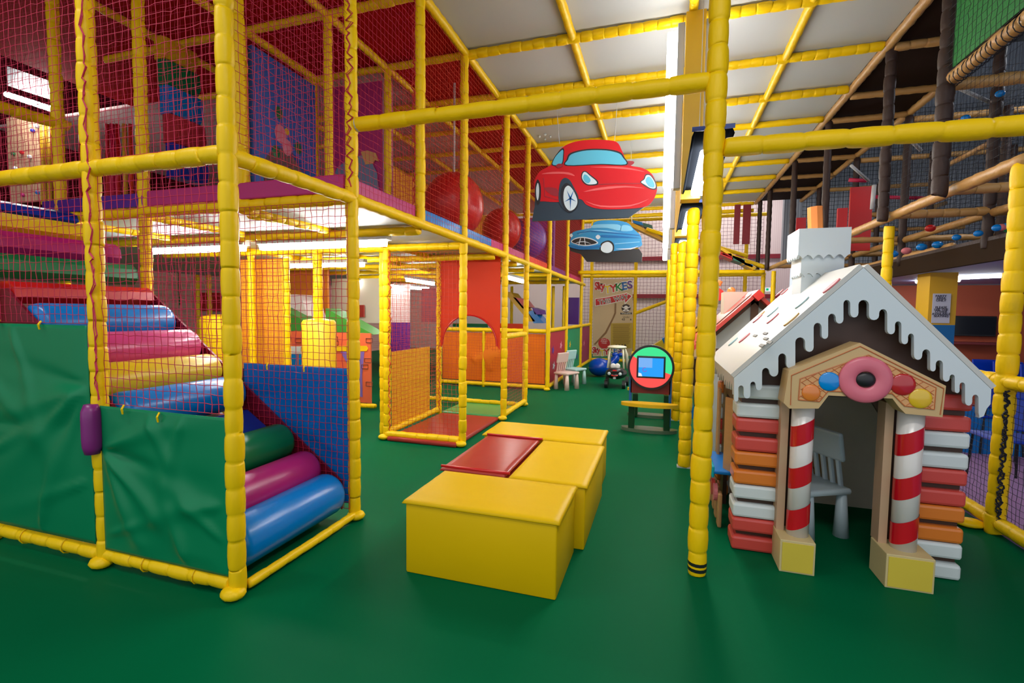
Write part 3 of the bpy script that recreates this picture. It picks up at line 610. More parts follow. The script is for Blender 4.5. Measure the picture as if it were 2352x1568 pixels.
s_poly([(92, 435), (300, 405), (620, 340), (660, 325), (770, 390), (625, 545), (622, 470), (300, 545), (95, 575)], SW, 'arrow', .006); s_poly([(103, 445), (300, 418), (630, 350), (668, 340), (748, 390), (636, 510), (632, 458), (300, 530), (105, 560)], SR, 'arrow', .012)
text(sg, 'lettering', 'THIS', s_px(262, 488, .02), .20, SW, RZ(9), .001, face=.012); text(sg, 'lettering', 'WAY', s_px(560, 428, .02), .20, SW, RZ(13), .001, face=.012)
text(sg, 'lettering', 'THIS', s_px(262, 488, .028), .20, SK, RZ(9), .001); text(sg, 'lettering', 'WAY', s_px(560, 428, .028), .20, SK, RZ(13), .001)
s_poly([(445, 520), (475, 518), (470, 700), (445, 760), (300, 1060), (95, 1270), (68, 1258), (270, 1040), (400, 790), (440, 690)], mat('sign wood', (.25, .13, .05), .6), 'painted_stick', .006)
def disc(x, y, rx, ry, m_, name, off): s_poly([(x+rx*math.cos(t), y+ry*math.sin(t)) for t in np.linspace(0, 2*PI, 28, endpoint=False)], m_, name, off)
disc(650, 608, 82, 75, SK, 'skull_badge', .006); disc(650, 595, 36, 32, SW, 'skull_mark', .012); s_poly([(600, 650), (700, 650), (690, 665), (610, 665)], SW, 'skull_mark', .012)
for sx in (-1, 1): s_poly([(650+sx*70, 575), (650+sx*76, 590), (650-sx*55, 662), (650-sx*62, 648)], SW, 'skull_mark', .010)
s_poly([(548, 688), (755, 686), (755, 718), (548, 720)], SK, 'warning_band', .006); text(sg, 'lettering', 'WARNING', s_px(652, 702, .012), .062, SW, None, .001)
text(sg, 'lettering', 'Under', s_px(655, 768, .008), .085, SK, None, .001); text(sg, 'lettering', '48', s_px(600, 812, .008), .11, SK, None, .001)
s_poly([(735, 790), (750, 825), (722, 825)], SK, 'mark', .006)
s_poly([(375, 880), (762, 872), (755, 1330), (375, 1330)], SY, 'rules_block', .006)
for k in range(20): s_poly([(410+6*(k % 3), 905+18*k), (725-8*(k % 4), 903+18*k), (725-8*(k % 4), 908+18*k), (410+6*(k % 3), 910+18*k)], mat('sign brown line', (.16, .09, .02), .6), 'rules_line', .010)
for k in range(4): disc(475+53*k, 1280, 20, 20, SK, 'round_mark', .012)
disc(255, 1240, 105, 95, SR, 'red_badge', .008); text(sg, 'lettering', "DON'T\nFORGET\nYOUR", s_px(255, 1205, .016), .06, SW, None, .001)
sky(110, 1360, .78, .014)

# ------------------------------------------------------------------ aisle: columns, lights, cross beams
gf = thing('goal_frame', 'free-standing padded yellow post with two long cross beams, right of the foam boxes', 'play frame', (.27, 3.1, 0))
pole(gf, 'post', (.25, 3.1, 0), (.27, 3.1, CZ+.4), .055, seg=.15)
MB().sweep([(.25, 3.1, z) for z in (.03, .05)], .056, 14).sweep([(.25, 3.1, z) for z in (.065, .085)], .056, 14).build('tape_band', BLK, gf)
pole(gf, 'cross_beam', (X0+.03, 3.1, 2.955), (.22, 3.1, 2.955), .05, seg=.21); pole(gf, 'cross_beam', (.31, 3.1, 2.575), (2.6, 3.1, 2.545), .05, seg=.21)
MB().sweep([(X0+.05, 3.1, 2.955), (X0+.075, 3.1, 2.955)], .05, 14).build('collar', GRY, gf)
COLS = ((5.29, .27, 'nearest'), (7.62, .25, 'second back'), (9.9, .22, 'third back'), (12.1, .22, 'farthest'))
for i, (y, x, w) in enumerate(COLS):
    t = thing('padded_column', 'yellow padded pole carrying a flat board up to the ceiling, '+w, 'column', (x, y, 0), 'padded columns down the aisle')
    pole(t, 'pole', (x-.01, y, 0), (x, y, 2.66), .06, seg=.15)
    if i: pole(t, 'pole', (x-.11, y+.1, 0), (x-.11, y+.1, 2.66), .05, seg=.16)
    MB().box((.135, y-.24, 2.72), (.315, y-.06, CZ-.04), .004).build('column_board', YPNT, t)
    MB().box((x-.08, y-.05, .0), (x+.08, y+.05, .012)).build('foot_plate', GRY, t)
    t = thing('fluorescent_light', 'upright lit tube left of the yellow column board, '+w, 'light', (.05, y-.15, 3.6), 'upright tubes on the column boards')
    MB().box((.062, y-.2, 2.84), (.128, y-.1, 4.42), .006).build('housing', GRY, t); MB().box((-.035, y-.19, 2.86), (.058, y-.11, 4.36), .02).build('tube', TUBV, t)
    t = thing('fluorescent_light', 'upright lit tube right of the yellow column board, '+w, 'light', (.4, y-.15, 3.6), 'upright tubes on the column boards')
    MB().box((.318, y-.2, 2.84), (.365, y-.1, 4.42), .006).build('housing', GRY, t); MB().box((.368, y-.19, 2.86), (.44, y-.11, 4.36), .02).build('tube', TUBV, t)
for i, (a, b) in enumerate(((3.45, 5.05), (5.6, 7.35), (7.9, 9.7), (10.1, 11.9))):
    t = thing('trough_light', 'black trough lamp with a lit tube hung above the aisle, '+('nearest', 'second in the row', 'third in the row', 'farthest')[i], 'light', (.27, a, 2.8), 'trough lamps in a row')
    z = 2.80
    MB().prism([(.15, a, z-.03), (.17, a, z+.02), (.39, a, z+.02), (.41, a, z-.03), (.40, a, z-.03), (.385, a, z+.005), (.175, a, z+.005), (.16, a, z-.03)], (0, b-a, 0)).build('trough', mat('dark grey metal', (.005, .006, .008), .7, spec=.0), t)
    MB().box((.15, a-.006, z-.0), (.41, a-.001, z+.03)).build('end_cap', mat('blue cap', (.01, .05, .30), .4), t)
    MB().box((.222, a+.3, z-.085), (.338, b-.12, z-.02), .02).build('tube', TUBE, t)
    for y in (a+.1, b-.1): MB().sweep([(.28, y, z+.02), (.28, y, CZ)], .003, 4).build('chain', GRY, t)

# ------------------------------------------------------------------ hanging car boards (plain cars)
def carboard(name, label, Y, fx, base, parts_):
    t = thing(name, label, 'sign', ay(*fx(*base), Y))
    for i, (nm, pts, m_, off) in enumerate(parts_): MB().prism([ay(*fx(x, y), Y-off) for x, y in pts], (0, .03 if off == 0 else -.004, 0)).build(nm, m_, t)
    return t
def c_px(x, y): return 1150+x/4.356, 280+y/4.356
def smooth(pts, n=6):
    P = [np.array(p, float) for p in pts]; out = []; N = len(P)
    for i in range(N):
        a, b, c, d = P[i-1], P[i], P[(i+1) % N], P[(i+2) % N]
        for k in range(n):
            t = k/n; out.append(tuple(.5*((2*b)+(-a+c)*t+(2*a-5*b+4*c-d)*t*t+(-a+3*b-3*c+d)*t**3)))
    return out
CR = mat('car red paint', (.62, .015, .022), .4, spec=.2); CRD = mat('car dark red paint', (.33, .015, .03), .4); CGL = mat('car glass blue paint', (.10, .48, .68), .35); CSH = mat('car shadow paint', (.022, .045, .075), .4); CLT = mat('car pale paint', (.62, .74, .82), .35); CBK = mat('car black paint', (.012, .012, .02), .4)
CRL = mat('car pale red paint', (.78, .13, .14), .4, spec=.2)
RC = [('shadow_base', [(345, 760), (420, 790), (600, 760), (1100, 780), (1450, 840), (1280, 955), (314, 992), (328, 900), (340, 850)], CSH, 0),
 ('car_body', smooth([(335, 640), (350, 560), (400, 490), (500, 432), (545, 350), (610, 262), (720, 205), (880, 180), (1060, 182), (1165, 205), (1215, 290), (1262, 400), (1310, 440), (1420, 462), (1510, 520), (1558, 620), (1560, 700), (1520, 790), (1440, 850), (1200, 872), (980, 868), (860, 830), (790, 770), (590, 800), (440, 795), (370, 780)], 5), CR, .004),
 ('rear_tyre', smooth([(345, 640), (372, 575), (400, 640), (400, 760), (375, 830), (345, 760)], 5), CBK, .009), ('rear_hub', smooth([(356, 660), (372, 610), (384, 660), (382, 740), (370, 785), (357, 740)], 5), CLT, .014),
 ('wheel_arch', smooth([(585, 800), (582, 690), (600, 600), (640, 560), (690, 580), (730, 650), (780, 770), (720, 880), (640, 880)], 5), CSH, .009),
 ('front_tyre', smooth([(600, 760), (610, 660), (660, 610), (720, 660), (775, 770), (760, 860), (690, 905), (630, 860)], 5), CBK, .013), ('front_hub', smooth([(628, 760), (640, 670), (680, 638), (730, 690), (768, 790), (745, 860), (690, 888), (645, 840)], 5), CLT, .018),
 ('side_window', smooth([(508, 425), (540, 350), (600, 275), (632, 266), (634, 320), (620, 420), (560, 442)], 4), CBK, .009), ('side_window', smooth([(518, 420), (548, 350), (602, 290), (624, 284), (624, 330), (612, 412), (560, 432)], 4), CGL, .014),
 ('windscreen', smooth([(658, 440), (662, 370), (700, 310), (860, 272), (1060, 272), (1190, 300), (1235, 350), (1262, 432), (1000, 428)], 4), CBK, .009), ('windscreen', smooth([(668, 432), (674, 378), (712, 322), (862, 286), (1056, 286), (1180, 314), (1222, 356), (1248, 424), (1000, 420)], 4), CGL, .014),
 ('wing_mirror', smooth([(552, 440), (580, 418), (622, 424), (618, 446), (580, 460)], 4), CRD, .018), ('wing_mirror', smooth([(1262, 395), (1320, 392), (1336, 410), (1300, 436), (1270, 430)], 4), CRD, .006),
 ('headlight', smooth([(806, 560), (815, 505), (850, 492), (900, 530), (970, 588), (968, 628), (880, 635), (830, 610)], 4), CBK, .009), ('headlight', smooth([(814, 560), (824, 512), (850, 502), (895, 540), (955, 590), (955, 618), (880, 625), (838, 602)], 4), CLT, .014), ('headlight_lens', smooth([(826, 560), (840, 525), (872, 540), (900, 580), (880, 612), (846, 600)], 4), CGL, .019),
 ('headlight', smooth([(1396, 600), (1430, 570), (1450, 525), (1500, 530), (1552, 600), (1558, 670), (1500, 672), (1440, 640)], 4), CBK, .009), ('headlight', smooth([(1406, 602), (1438, 575), (1458, 535), (1498, 540), (1542, 604), (1548, 660), (1500, 662), (1446, 630)], 4), CLT, .014), ('headlight_lens', smooth([(1450, 590), (1470, 550), (1505, 560), (1538, 620), (1530, 655), (1480, 640)], 4), CGL, .019),
 ('paint_highlight', smooth([(900, 452), (1160, 448), (1330, 468), (1440, 500), (1300, 478), (1100, 462)], 3), CRL, .008), ('paint_highlight', smooth([(410, 520), (520, 500), (680, 505), (740, 540), (640, 520), (500, 520)], 3), CRL, .008), ('paint_highlight', smooth([(830, 700), (1000, 655), (1250, 640), (1440, 665), (1250, 655), (1000, 680)], 3), CRL, .008), ('paint_highlight', smooth([(850, 790), (1000, 835), (1300, 830), (1480, 770), (1300, 845), (1000, 850)], 3), CRL, .008), ('paint_shade', smooth([(440, 660), (560, 665), (578, 740), (500, 725)], 3), CRD, .008), ('bonnet_line', [(970, 622), (1160, 612), (1400, 612), (1400, 619), (1160, 620), (970, 630)], CRD, .009), ('door_line', [(426, 560), (432, 560), (446, 740), (578, 778), (577, 784), (440, 747)], CRD, .009)]
for a in range(5): 
    t = a*2*PI/5+.3; RC.append(('spoke', [(698+8*math.cos(t+PI/2), 765+8*math.sin(t+PI/2)), (698+62*math.cos(t), 765+105*math.sin(t)), (698-8*math.cos(t+PI/2), 765-8*math.sin(t+PI/2))], SB, .022))
rc = carboard('car_board', 'big cut-out board of a plain red sports car hanging from the ceiling', 6.35, c_px, (900, 990), RC)
for a, b in (((1285, 330), (1276, 210)), ((1411, 335), (1421, 187))): MB().sweep([ay(*a, 6.36), ay(*b, 6.36)], .004, 5).build('hanging_wire', GRY, rc)
CB1 = mat('car sky blue paint', (.035, .30, .62), .35); CB2 = mat('car mid blue paint', (.01, .16, .45), .35); CB3 = mat('car light blue paint', (.20, .55, .80), .35); CB0 = mat('car charcoal paint', (.018, .020, .022), .5)
BC = [('shadow_base', [(690, 1250), (1000, 1260), (1385, 1270), (1416, 1318), (1412, 1402), (862, 1398), (800, 1320), (700, 1290)], CB0, 0),
 ('car_body', smooth([(690, 1225), (705, 1150), (730, 1100), (850, 1070), (915, 1055), (930, 1010), (1000, 985), (1150, 985), (1270, 1010), (1330, 1070), (1395, 1130), (1410, 1190), (1390, 1250), (1140, 1290), (1060, 1285), (980, 1275), (820, 1275), (700, 1250)], 5), CB1, .004),
 ('windscreen', smooth([(915, 1060), (930, 1030), (1050, 1022), (1190, 1030), (1190, 1085), (1060, 1060)], 4), CB3, .009), ('side_window', smooth([(1205, 1090), (1215, 1035), (1290, 1040), (1320, 1085)], 4), CB3, .009),
 ('grille', smooth([(708, 1205), (740, 1165), (820, 1150), (920, 1170), (975, 1215), (840, 1240)], 4), CLT, .009), ('grille', smooth([(718, 1203), (745, 1173), (820, 1160), (912, 1178), (960, 1211), (840, 1230)], 4), CB0, .013),
 ('bumper', smooth([(690, 1225), (830, 1250), (990, 1232), (985, 1258), (830, 1278), (700, 1256)], 4), CB2, .013), ('headlight', smooth([(690, 1135), (706, 1115), (722, 1135), (706, 1155)], 4), CLT, .009), ('headlight', smooth([(950, 1150), (974, 1128), (998, 1150), (974, 1174)], 4), CLT, .009),
 ('front_tyre', smooth([(990, 1270), (1010, 1210), (1080, 1185), (1130, 1220), (1130, 1290), (1080, 1322), (1020, 1310)], 5), CB0, .009), ('front_hub', smooth([(1002, 1270), (1020, 1220), (1075, 1200), (1116, 1230), (1116, 1285), (1075, 1310), (1025, 1300)], 5), CLT, .013),
 ('grille_bar', [(795, 1165), (803, 1165), (785, 1235), (776, 1235)], CLT, .017), ('grille_bar', [(835, 1162), (842, 1162), (852, 1236), (844, 1236)], CLT, .017), ('grille_bar', smooth([(745, 1215), (790, 1196), (850, 1196), (905, 1220), (850, 1203), (790, 1203)], 3), CLT, .017), ('paint_highlight', smooth([(780, 1125), (850, 1090), (1000, 1080), (1180, 1105), (1340, 1130), (1180, 1118), (1000, 1095), (860, 1105)], 3), CB3, .008), ('paint_shade', smooth([(1010, 1130), (1200, 1140), (1390, 1160), (1200, 1160), (1030, 1155)], 3), CB2, .008), ('paint_highlight', smooth([(1150, 1270), (1300, 1262), (1380, 1240), (1300, 1275)], 3), CLT, .008), ('trim_line', [(1140, 1215), (1390, 1195), (1392, 1203), (1142, 1224)], CB3, .009), ('trim_line', [(760, 1110), (900, 1085), (1200, 1110), (1390, 1130), (1390, 1140), (1200, 1122), (900, 1098), (765, 1120)], CB2, .009)]
bcar = carboard('car_board', 'smaller cut-out board of a plain blue vintage saloon hanging below and behind the red one', 8.4, c_px, (1150, 1400), BC)
for a, b in (((1363, 510), (1365, 318)), ((1451, 512), (1449, 300))): MB().sweep([ay(*a, 8.41), ay(*b, 8.41)], .004, 5).build('hanging_wire', GRY, bcar)

# ------------------------------------------------------------------ foam boxes
def fbox(name, lab, a, b, m_, flap=.03):
    t = thing(name, lab, 'soft play block', ((a[0]+b[0])/2, (a[1]+b[1])/2, 0), 'foam boxes on the floor')
    MB().box(a, (b[0], b[1], b[2]-.012), .012).build('body', m_, t, False); auto_smooth(t.children[0])
    n = 10; V = []; f = []; x0, y0, x1, y1 = a[0]-.018, a[1]-.014, b[0]+.018, b[1]+.006
    xs = [x0, x0+.012]+list(np.linspace(x0+.05, x1-.05, n))+[x1-.012, x1]; ys = [y0, y0+.012]+list(np.linspace(y0+.05, y1-.05, n))+[y1-.012, y1]
    for j, y in enumerate(ys):
        for i, x in enumerate(xs):
            e = (i in (0, len(xs)-1)) or (j in (0, len(ys)-1)); V.append((x, y, b[2]+(0 if not e else -.016)+random.uniform(-.0012, .0012)+(.004 if 2 < i < len(xs)-3 and 2 < j < len(ys)-3 else 0)))
    N = len(xs)
    for j in range(len(ys)-1):
        for i in range(N-1): k = j*N+i; f.append((k, k+1, k+N+1, k+N))
    o = mesh_obj('lid', V, f, m_, t, True); so = o.modifiers.new('t', 'SOLIDIFY'); so.thickness = .008; so.offset = -1
    return t
fbox('foam_box', 'long yellow foam box nearest the camera, at the front of the cluster', (-1.46, 2.545, 0), (-.52, 3.12, .455), YBOX)
fbox('foam_box', 'yellow foam box at the right of the red slab', (-.985, 3.165, 0), (-.46, 4.18, .45), YBOX)
fbox('foam_box', 'yellow foam box at the far end of the cluster', (-1.58, 4.22, 0), (-.49, 4.75, .455), YBOX)
rbx = fbox('foam_box', 'red topped foam box between the yellow ones', (-1.51, 3.17, 0), (-1.04, 4.17, .455), REDM)
for y in (3.19, 4.17): MB().sweep([(-1.53, y, .462), (-1.0, y, .462)], .011, 8).build('seam', RED, rbx, True)

# ------------------------------------------------------------------ children's chairs
def kid_chair(name, lab, loc, rz, m_, grp=None, k=1.15):
    t = thing(name, lab, 'chair', (0, 0, 0), grp)
    MB().box((-.19*k, -.16*k, .275*k), (.19*k, .16*k, .315*k), .018).build('seat', m_, t); auto_smooth(t.children[-1])
    for sx in (-1, 1):
        for sy in (-1, 1): MB().sweep([(sx*.155*k, sy*.125*k, .0), (sx*.15*k, sy*.12*k, .28*k)], [.046*k, .027*k], 14).build('leg', m_, t, True)
    Rm = Matrix.Rotation(math.radians(10), 3, 'X'); c = (0, .145*k, .30*k)
    for x in (-.12, -.06, 0, .06, .12): MB().box((x*k-.013, .13*k, .30*k), (x*k+.013, .155*k, .50*k), .005, Rm, c).build('slat', m_, t)
    MB().box((-.17*k, .125*k, .48*k), (.17*k, .16*k, .67*k), .02, Rm, c).build('backrest', m_, t); auto_smooth(t.children[-1])
    t.location = loc; t.rotation_euler = (0, 0, rz)
    for ch in t.children: ch.matrix_parent_inverse = Matrix()
    return t
PCH = mat('pale pink plastic', (.72, .52, .46), .4); ACH = mat('pale aqua plastic', (.42, .66, .64), .4); GCH = mat('pale grey plastic', (.50, .60, .64), .4)
kid_chair('toddler_chair', 'pale pink toddler chair in front of the crimson sheet', (-1.90, 10.0, 0), math.radians(65), PCH)
kid_chair('toddler_chair', 'pale aqua toddler chair just behind the pink one', (-1.86, 10.75, 0), math.radians(65), ACH)
kid_chair('toddler_chair', 'pale grey toddler chair inside the gingerbread playhouse', (1.08, 4.08, 0), math.radians(-62), GCH)

# ------------------------------------------------------------------ gingerbread playhouse
def onp(x, y, p0, n):
    r = ray(x, y); n = np.array(n, float); t = float(np.dot(np.array(p0)-np.array([0, 0, H]), n)/np.dot(r, n)); return Vector((r[0]*t, r[1]*t, H+r[2]*t))
gh = thing('gingerbread_playhouse', 'white roofed gingerbread playhouse with candy cane pillars and a pink doughnut gable', 'playhouse', (1.14, 3.6, 0))
FY = 3.40
def g3(x, y, Y=FY): return ay(1600+x/2.851, 450+y/2.851, Y)
drips = [(262, 1345, 0), (285, 1240, 1), (332, 1325, 0), (372, 1215, 1), (402, 1272, 0), (455, 1125, 1), (500, 1182, 0), (570, 1030, 1), (605, 1130, 0), (688, 925, 1), (733, 1020, 0), (800, 830, 1), (838, 935, 0), (885, 770, 1), (938, 835, 0), (985, 680, 1), (1028, 795, 0), (1092, 680, 1), (1165, 812, 0), (1225, 740, 1), (1272, 905, 0), (1326, 820, 1), (1357, 970, 0), (1412, 900, 1), (1435, 1072, 0), (1520, 1003, 1), (1540, 1148, 0), (1592, 1075, 1), (1635, 1215, 0), (1680, 1168, 1), (1702, 1290, 0), (1742, 1220, 1), (1775, 1372, 0), (1835, 1300, 1), (1858, 1452, 0)]
low = []
for i, (x, y, up) in enumerate(drips):
    xl = (drips[i-1][0]+x)/2 if i else x-16
    xr = (drips[i+1][0]+x)/2 if i < len(drips)-1 else 1925
    s_ = -1 if not up else 1
    ry = min(30, (xr-xl)*.55)
    if i == len(drips)-1: low += [(xl, y-30), (xl+5, y-10), (1850, y), (1880, y-10), (1900, y-60), (1925, y-90)]; break
    for t in np.linspace(PI, 0, 7): low.append(((xl+xr)/2+(xr-xl)/2*math.cos(t), y+s_*ry*(1-math.sin(t))))
outline = [g3(245, 1190)]+[g3(x, y) for x, y in low]+[g3(1930, 1265), g3(1094, 468)]
MB().prism(outline, (0, .035, 0)).build('icing_gable', WHT, gh)
EL, RD, ER = Vector((.435, FY, 1.165)), Vector(g3(1094, 468)), Vector(g3(1930, 1265))
EL = Vector(g3(245, 1190)); DEP = 1.40
for a, b in ((EL, RD), (RD, ER)):
    n = Vector((-(b-a).z, 0, (b-a).x)).normalized()
    MB().prism([a+n*.002, b+n*.002, b+n*.03, a+n*.03], (0, DEP, 0)).build('roof_slab', mat('icing cream paint', (.58, .58, .55), .4, spec=.3), gh)
# hanging icing along the left eave
el = [(EL.x, FY+.037, EL.z+.005), (EL.x, FY+DEP, EL.z+.005)]; lp = []
nd = 12
for i in range(nd*8+1):
    t = i/(nd*8); lp.append((EL.x, FY+.037+(DEP-.037)*(1-t), EL.z-.085-.028*math.cos(t*nd*2*PI)-.012*math.sin(t*19)))
MB().prism(el+lp, (.02, 0, 0)).build('icing_eave', mat('icing cream paint', (.58, .58, .55), .4, spec=.3), gh)
# roof sweets
n_ = Vector((-(RD-EL).z, 0, (RD-EL).x)).normalized(); q0 = EL+n_*.031
u_ = (RD-EL).normalized(); v_ = Vector((0, 1, 0))
PP = mat('pale pink sweet', (.62, .16, .18), .5); PB = mat('pale blue sweet', (.30, .46, .50), .5); PY = mat('pale honey sweet', (.60, .36, .12), .5); PG = mat('icing hollow shade', (.26, .26, .25), .6, spec=.1)
for x, y, a, m_ in ((885, 590, .05, PP), (545, 635, .035, PP), (578, 628, .03, PP), (692, 700, .045, PB), (425, 775, .03, PY), (500, 760, .045, PB), (400, 805, .04, PP), (500, 803, .045, PP), (622, 810, .048, PY), (240, 955, .04, PB), (315, 930, .045, PP)):
    c = onp(1600+x/2.851, 450+y/2.851, q0, n_)
    MB().prism([c+u_*(a*1.25*math.cos(t))+v_*(a*.75*math.sin(t)) for t in np.linspace(0, 2*PI, 22, endpoint=False)], n_*.008).build('roof_sweet', m_, gh)
for x, y, a in ((385, 915, .03), (452, 900, .03), (430, 980, .035), (480, 960, .035), (455, 935, .03)):
    c = onp(1600+x/2.851, 450+y/2.851, q0, n_)
    MB().prism([c-v_*.06-u_*a*.3, c+v_*.06-u_*a*.3, c+v_*.06+u_*a*.3, c-v_*.06+u_*a*.3], n_*.006).build('roof_groove', PG, gh)  # thin grey strips, the shade of the grooves put into their colour
# walls
WY = 3.56
MB().prism([(x, WY, z) for x, z in ((.53, 0), (.94, 0), (.94, .98), (1.0, 1.08), (1.27, 1.08), (1.33, .98), (1.33, 0), (1.76, 0), (1.76, 1.14), (1.13, 1.84), (.53, 1.16))], (0, .03, 0)).build('front_wall', CHOC, gh)
MB().prism([(.53, 3.6, 0), (.53, 3.95, 0), (.53, 3.95, .42), (.53, 4.35, .42), (.53, 4.35, 0), (.53, 4.66, 0), (.53, 4.66, 1.16), (.53, 3.6, 1.16)], (.03, 0, 0), [[(.53, 3.98, .5), (.53, 4.3, .5), (.53, 4.3, .95), (.53, 3.98, .95)]]).build('side_wall', CHOC, gh)
MB().box((1.73, 3.6, 0), (1.76, 4.66, 1.14)).build('side_wall', CRM, gh)
MB().prism([(x, 4.64, z) for x, z in ((.53, 0), (1.76, 0), (1.76, 1.14), (1.13, 1.84), (.53, 1.16))], (0, .03, 0)).build('back_wall', CRM, gh)
MB().box((.96, 4.625, .2), (1.33, 4.64, .62)).build('wafer_panel', BIS, gh)
MB().sweep([(.97, 4.62, .25), (1.3, 4.62, .6)], .006, 5).sweep([(1.0, 4.62, .6), (1.32, 4.62, .25)], .006, 5).sweep([(.97, 4.62, .45), (1.12, 4.62, .6)], .006, 5).build('wafer_line', BISD, gh)
MB().sweep([(1.725, 4.15, .38), (1.70, 4.15, .38)], .14, 22).build('inner_doughnut', mat('wine paint', (.25, .01, .02), .4), gh); MB().box((1.70, 3.85, .1), (1.725, 4.1, .55), .01).build('inner_panel', BKO, gh)
# bricks; bottom to top
def bricks(x0, x1, seq, y0=3.51, y1=3.72, z0=.0, name='brick'):
    z = z0; first = True
    for k, c in enumerate(seq):
        MB().box((x0, y0, z+.003), (x1, y1, z+.098), .018).build(name, {'c': BKR, 'o': BKO, 'w': BKW}[c], gh); auto_smooth(gh.children[-1], 30)
        z += .1 if k % 2 else .128
bricks(.495, .795, 'ccwwooccww')
bricks(1.50, 1.775, 'wwooccwwcc', y1=3.70)
bricks(.495, .60, 'oowwccwwoo', 4.55, 4.7)
# pediment over the door
PYY = 3.30
ped = [ay(*p, PYY) for p in ((1800, 925), (1813, 938), (1880, 938), (1890, 925), (1903, 908), (2050, 915), (2065, 935), (2080, 950), (2165, 958), (2173, 886), (1975, 787), (1812, 852))]
MB().prism(ped, (0, .16, 0)).build('pediment', BIS, gh)
inn = [ay(*p, PYY-.004) for p in ((1834, 918), (1882, 922), (1902, 898), (2050, 904), (2078, 932), (2146, 940), (2150, 890), (1995, 815), (1838, 870))]
MB().prism(inn, (0, .004, 0)).build('wafer_face', BISP, gh)
MB().sweep(inn+[inn[0]], .0035, 5, False).build('wafer_border', BISD, gh); MB().sweep([Vector(ay(*p, PYY-.002)) for p in ((1816, 930), (1818, 862), (1976, 795), (2168, 892), (2160, 952))], .0035, 5, False).build('piping', BISD, gh)
lat = MB()
import mathutils
poly2 = [(p[0], p[2]) for p in inn]
def inside(x, z):
    c = False; j = len(poly2)-1
    for i in range(len(poly2)):
        (xi, zi), (xj, zj) = poly2[i], poly2[j]
        if (zi > z) != (zj > z) and x < (xj-xi)*(z-zi)/(zj-zi)+xi: c = not c
        j = i
    return c
for sgn in (-1, 1):
    for k in range(-14, 30):
        run = []; 
        for t in np.linspace(0, 1, 90):
            x = .78+.8*t; z = 1.0+sgn*(x-.78)*.75+k*.042-(.0 if sgn > 0 else -.1)
            if inside(x, z): run.append((x, PYY-.006, z))
            elif len(run) > 2: lat.sweep([run[0], run[-1]], .0018, 4); run = []
            else: run = []
        if len(run) > 2: lat.sweep([run[0], run[-1]], .0018, 4)
lat.build('wafer_lattice', BISD, gh)
def sweet(px, py, r, m_, nm='sweet', sq=.22): MB().ball(ay(px, py, PYY-.006), r*.84, 24, 12, (1, sq, 1)).build(nm, m_, gh, True)
dc = ay(1988, 872, PYY-.01); V = []; Fq = []
R_, r_ = .092, .046
for i in range(36):
    for j in range(12):
        a = 2*PI*i/36; b = 2*PI*j/12; V.append((dc[0]+(R_+r_*math.cos(b))*math.cos(a), dc[1]+r_*.35*math.sin(b), dc[2]+(R_+r_*math.cos(b))*math.sin(a)))
for i in range(36):
    for j in range(12): Fq.append((i*12+j, ((i+1) % 36)*12+j, ((i+1) % 36)*12+(j+1) % 12, i*12+(j+1) % 12))
mesh_obj('doughnut', V, Fq, mat('strawberry icing', (.72, .16, .22), .3, .1, 10, .25), gh, True)
MB().ball(dc, .052, 20, 10, (1, .35, .85)).build('liquorice_sweet', BLK, gh, True)
sweet(1905, 876, .068, mat('glossy blue sweet', (.0, .26, .72), .15, coat=.5)); sweet(1863, 902, .060, mat('glossy orange sweet', (.78, .22, .03), .2, coat=.5)); sweet(2074, 883, .075, mat('glossy red sweet', (.48, .015, .02), .15, coat=.5)); sweet(2114, 915, .068, mat('glossy yellow sweet', (.78, .50, .02), .2, coat=.5))
# candy cane pillars
CW = mat('candy white paint', (.74, .70, .66), .25, coat=.4); CR_ = mat('candy red paint', (.56, .005, .015), .2, coat=.4)
for (cx_, r, ph) in ((.865, .063, 0), (1.432, .066, 0)):
    cy_ = 3.42
    MB().sweep([(cx_, cy_, .2), (cx_, cy_, 1.12)], r, 28).build('candy_pillar', CW, gh, True)
    for k, zc in enumerate((.33, .60, .87)):
        V = []; Fq = []
        for i in range(29):
            a = 2*PI*i/28; dz = .55*r*math.cos(a); zz = max(.203, zc-.065+dz)
            V += [(cx_+(r+.002)*math.cos(a), cy_+(r+.002)*math.sin(a), zz), (cx_+(r+.002)*math.cos(a), cy_+(r+.002)*math.sin(a), zc+.065+dz)]
        for i in range(28): Fq.append((2*i, 2*i+2, 2*i+3, 2*i+1))
        mesh_obj('red_stripe', V, Fq, CR_, gh, True)
for a, b, x2 in ((.745, .94, .795), (1.305, 1.545, 1.36)):
    MB().box((a, 3.30, 0), (b, 3.53, .205), .004).build('pillar_block', mat('pale honey board', (.62, .50, .24), .5), gh)
    MB().box((a+.012, 3.296, .012), (b-.012, 3.30, .19)).build('block_face', mat('custard paint', (.68, .52, .05), .5, 0, 6, .12), gh)
    MB().box((x2-.045, 3.45, .2), (x2+.0, 3.56, 1.08)).build('pillar_board', mat('biscuit board', (.50, .32, .19), .5), gh)
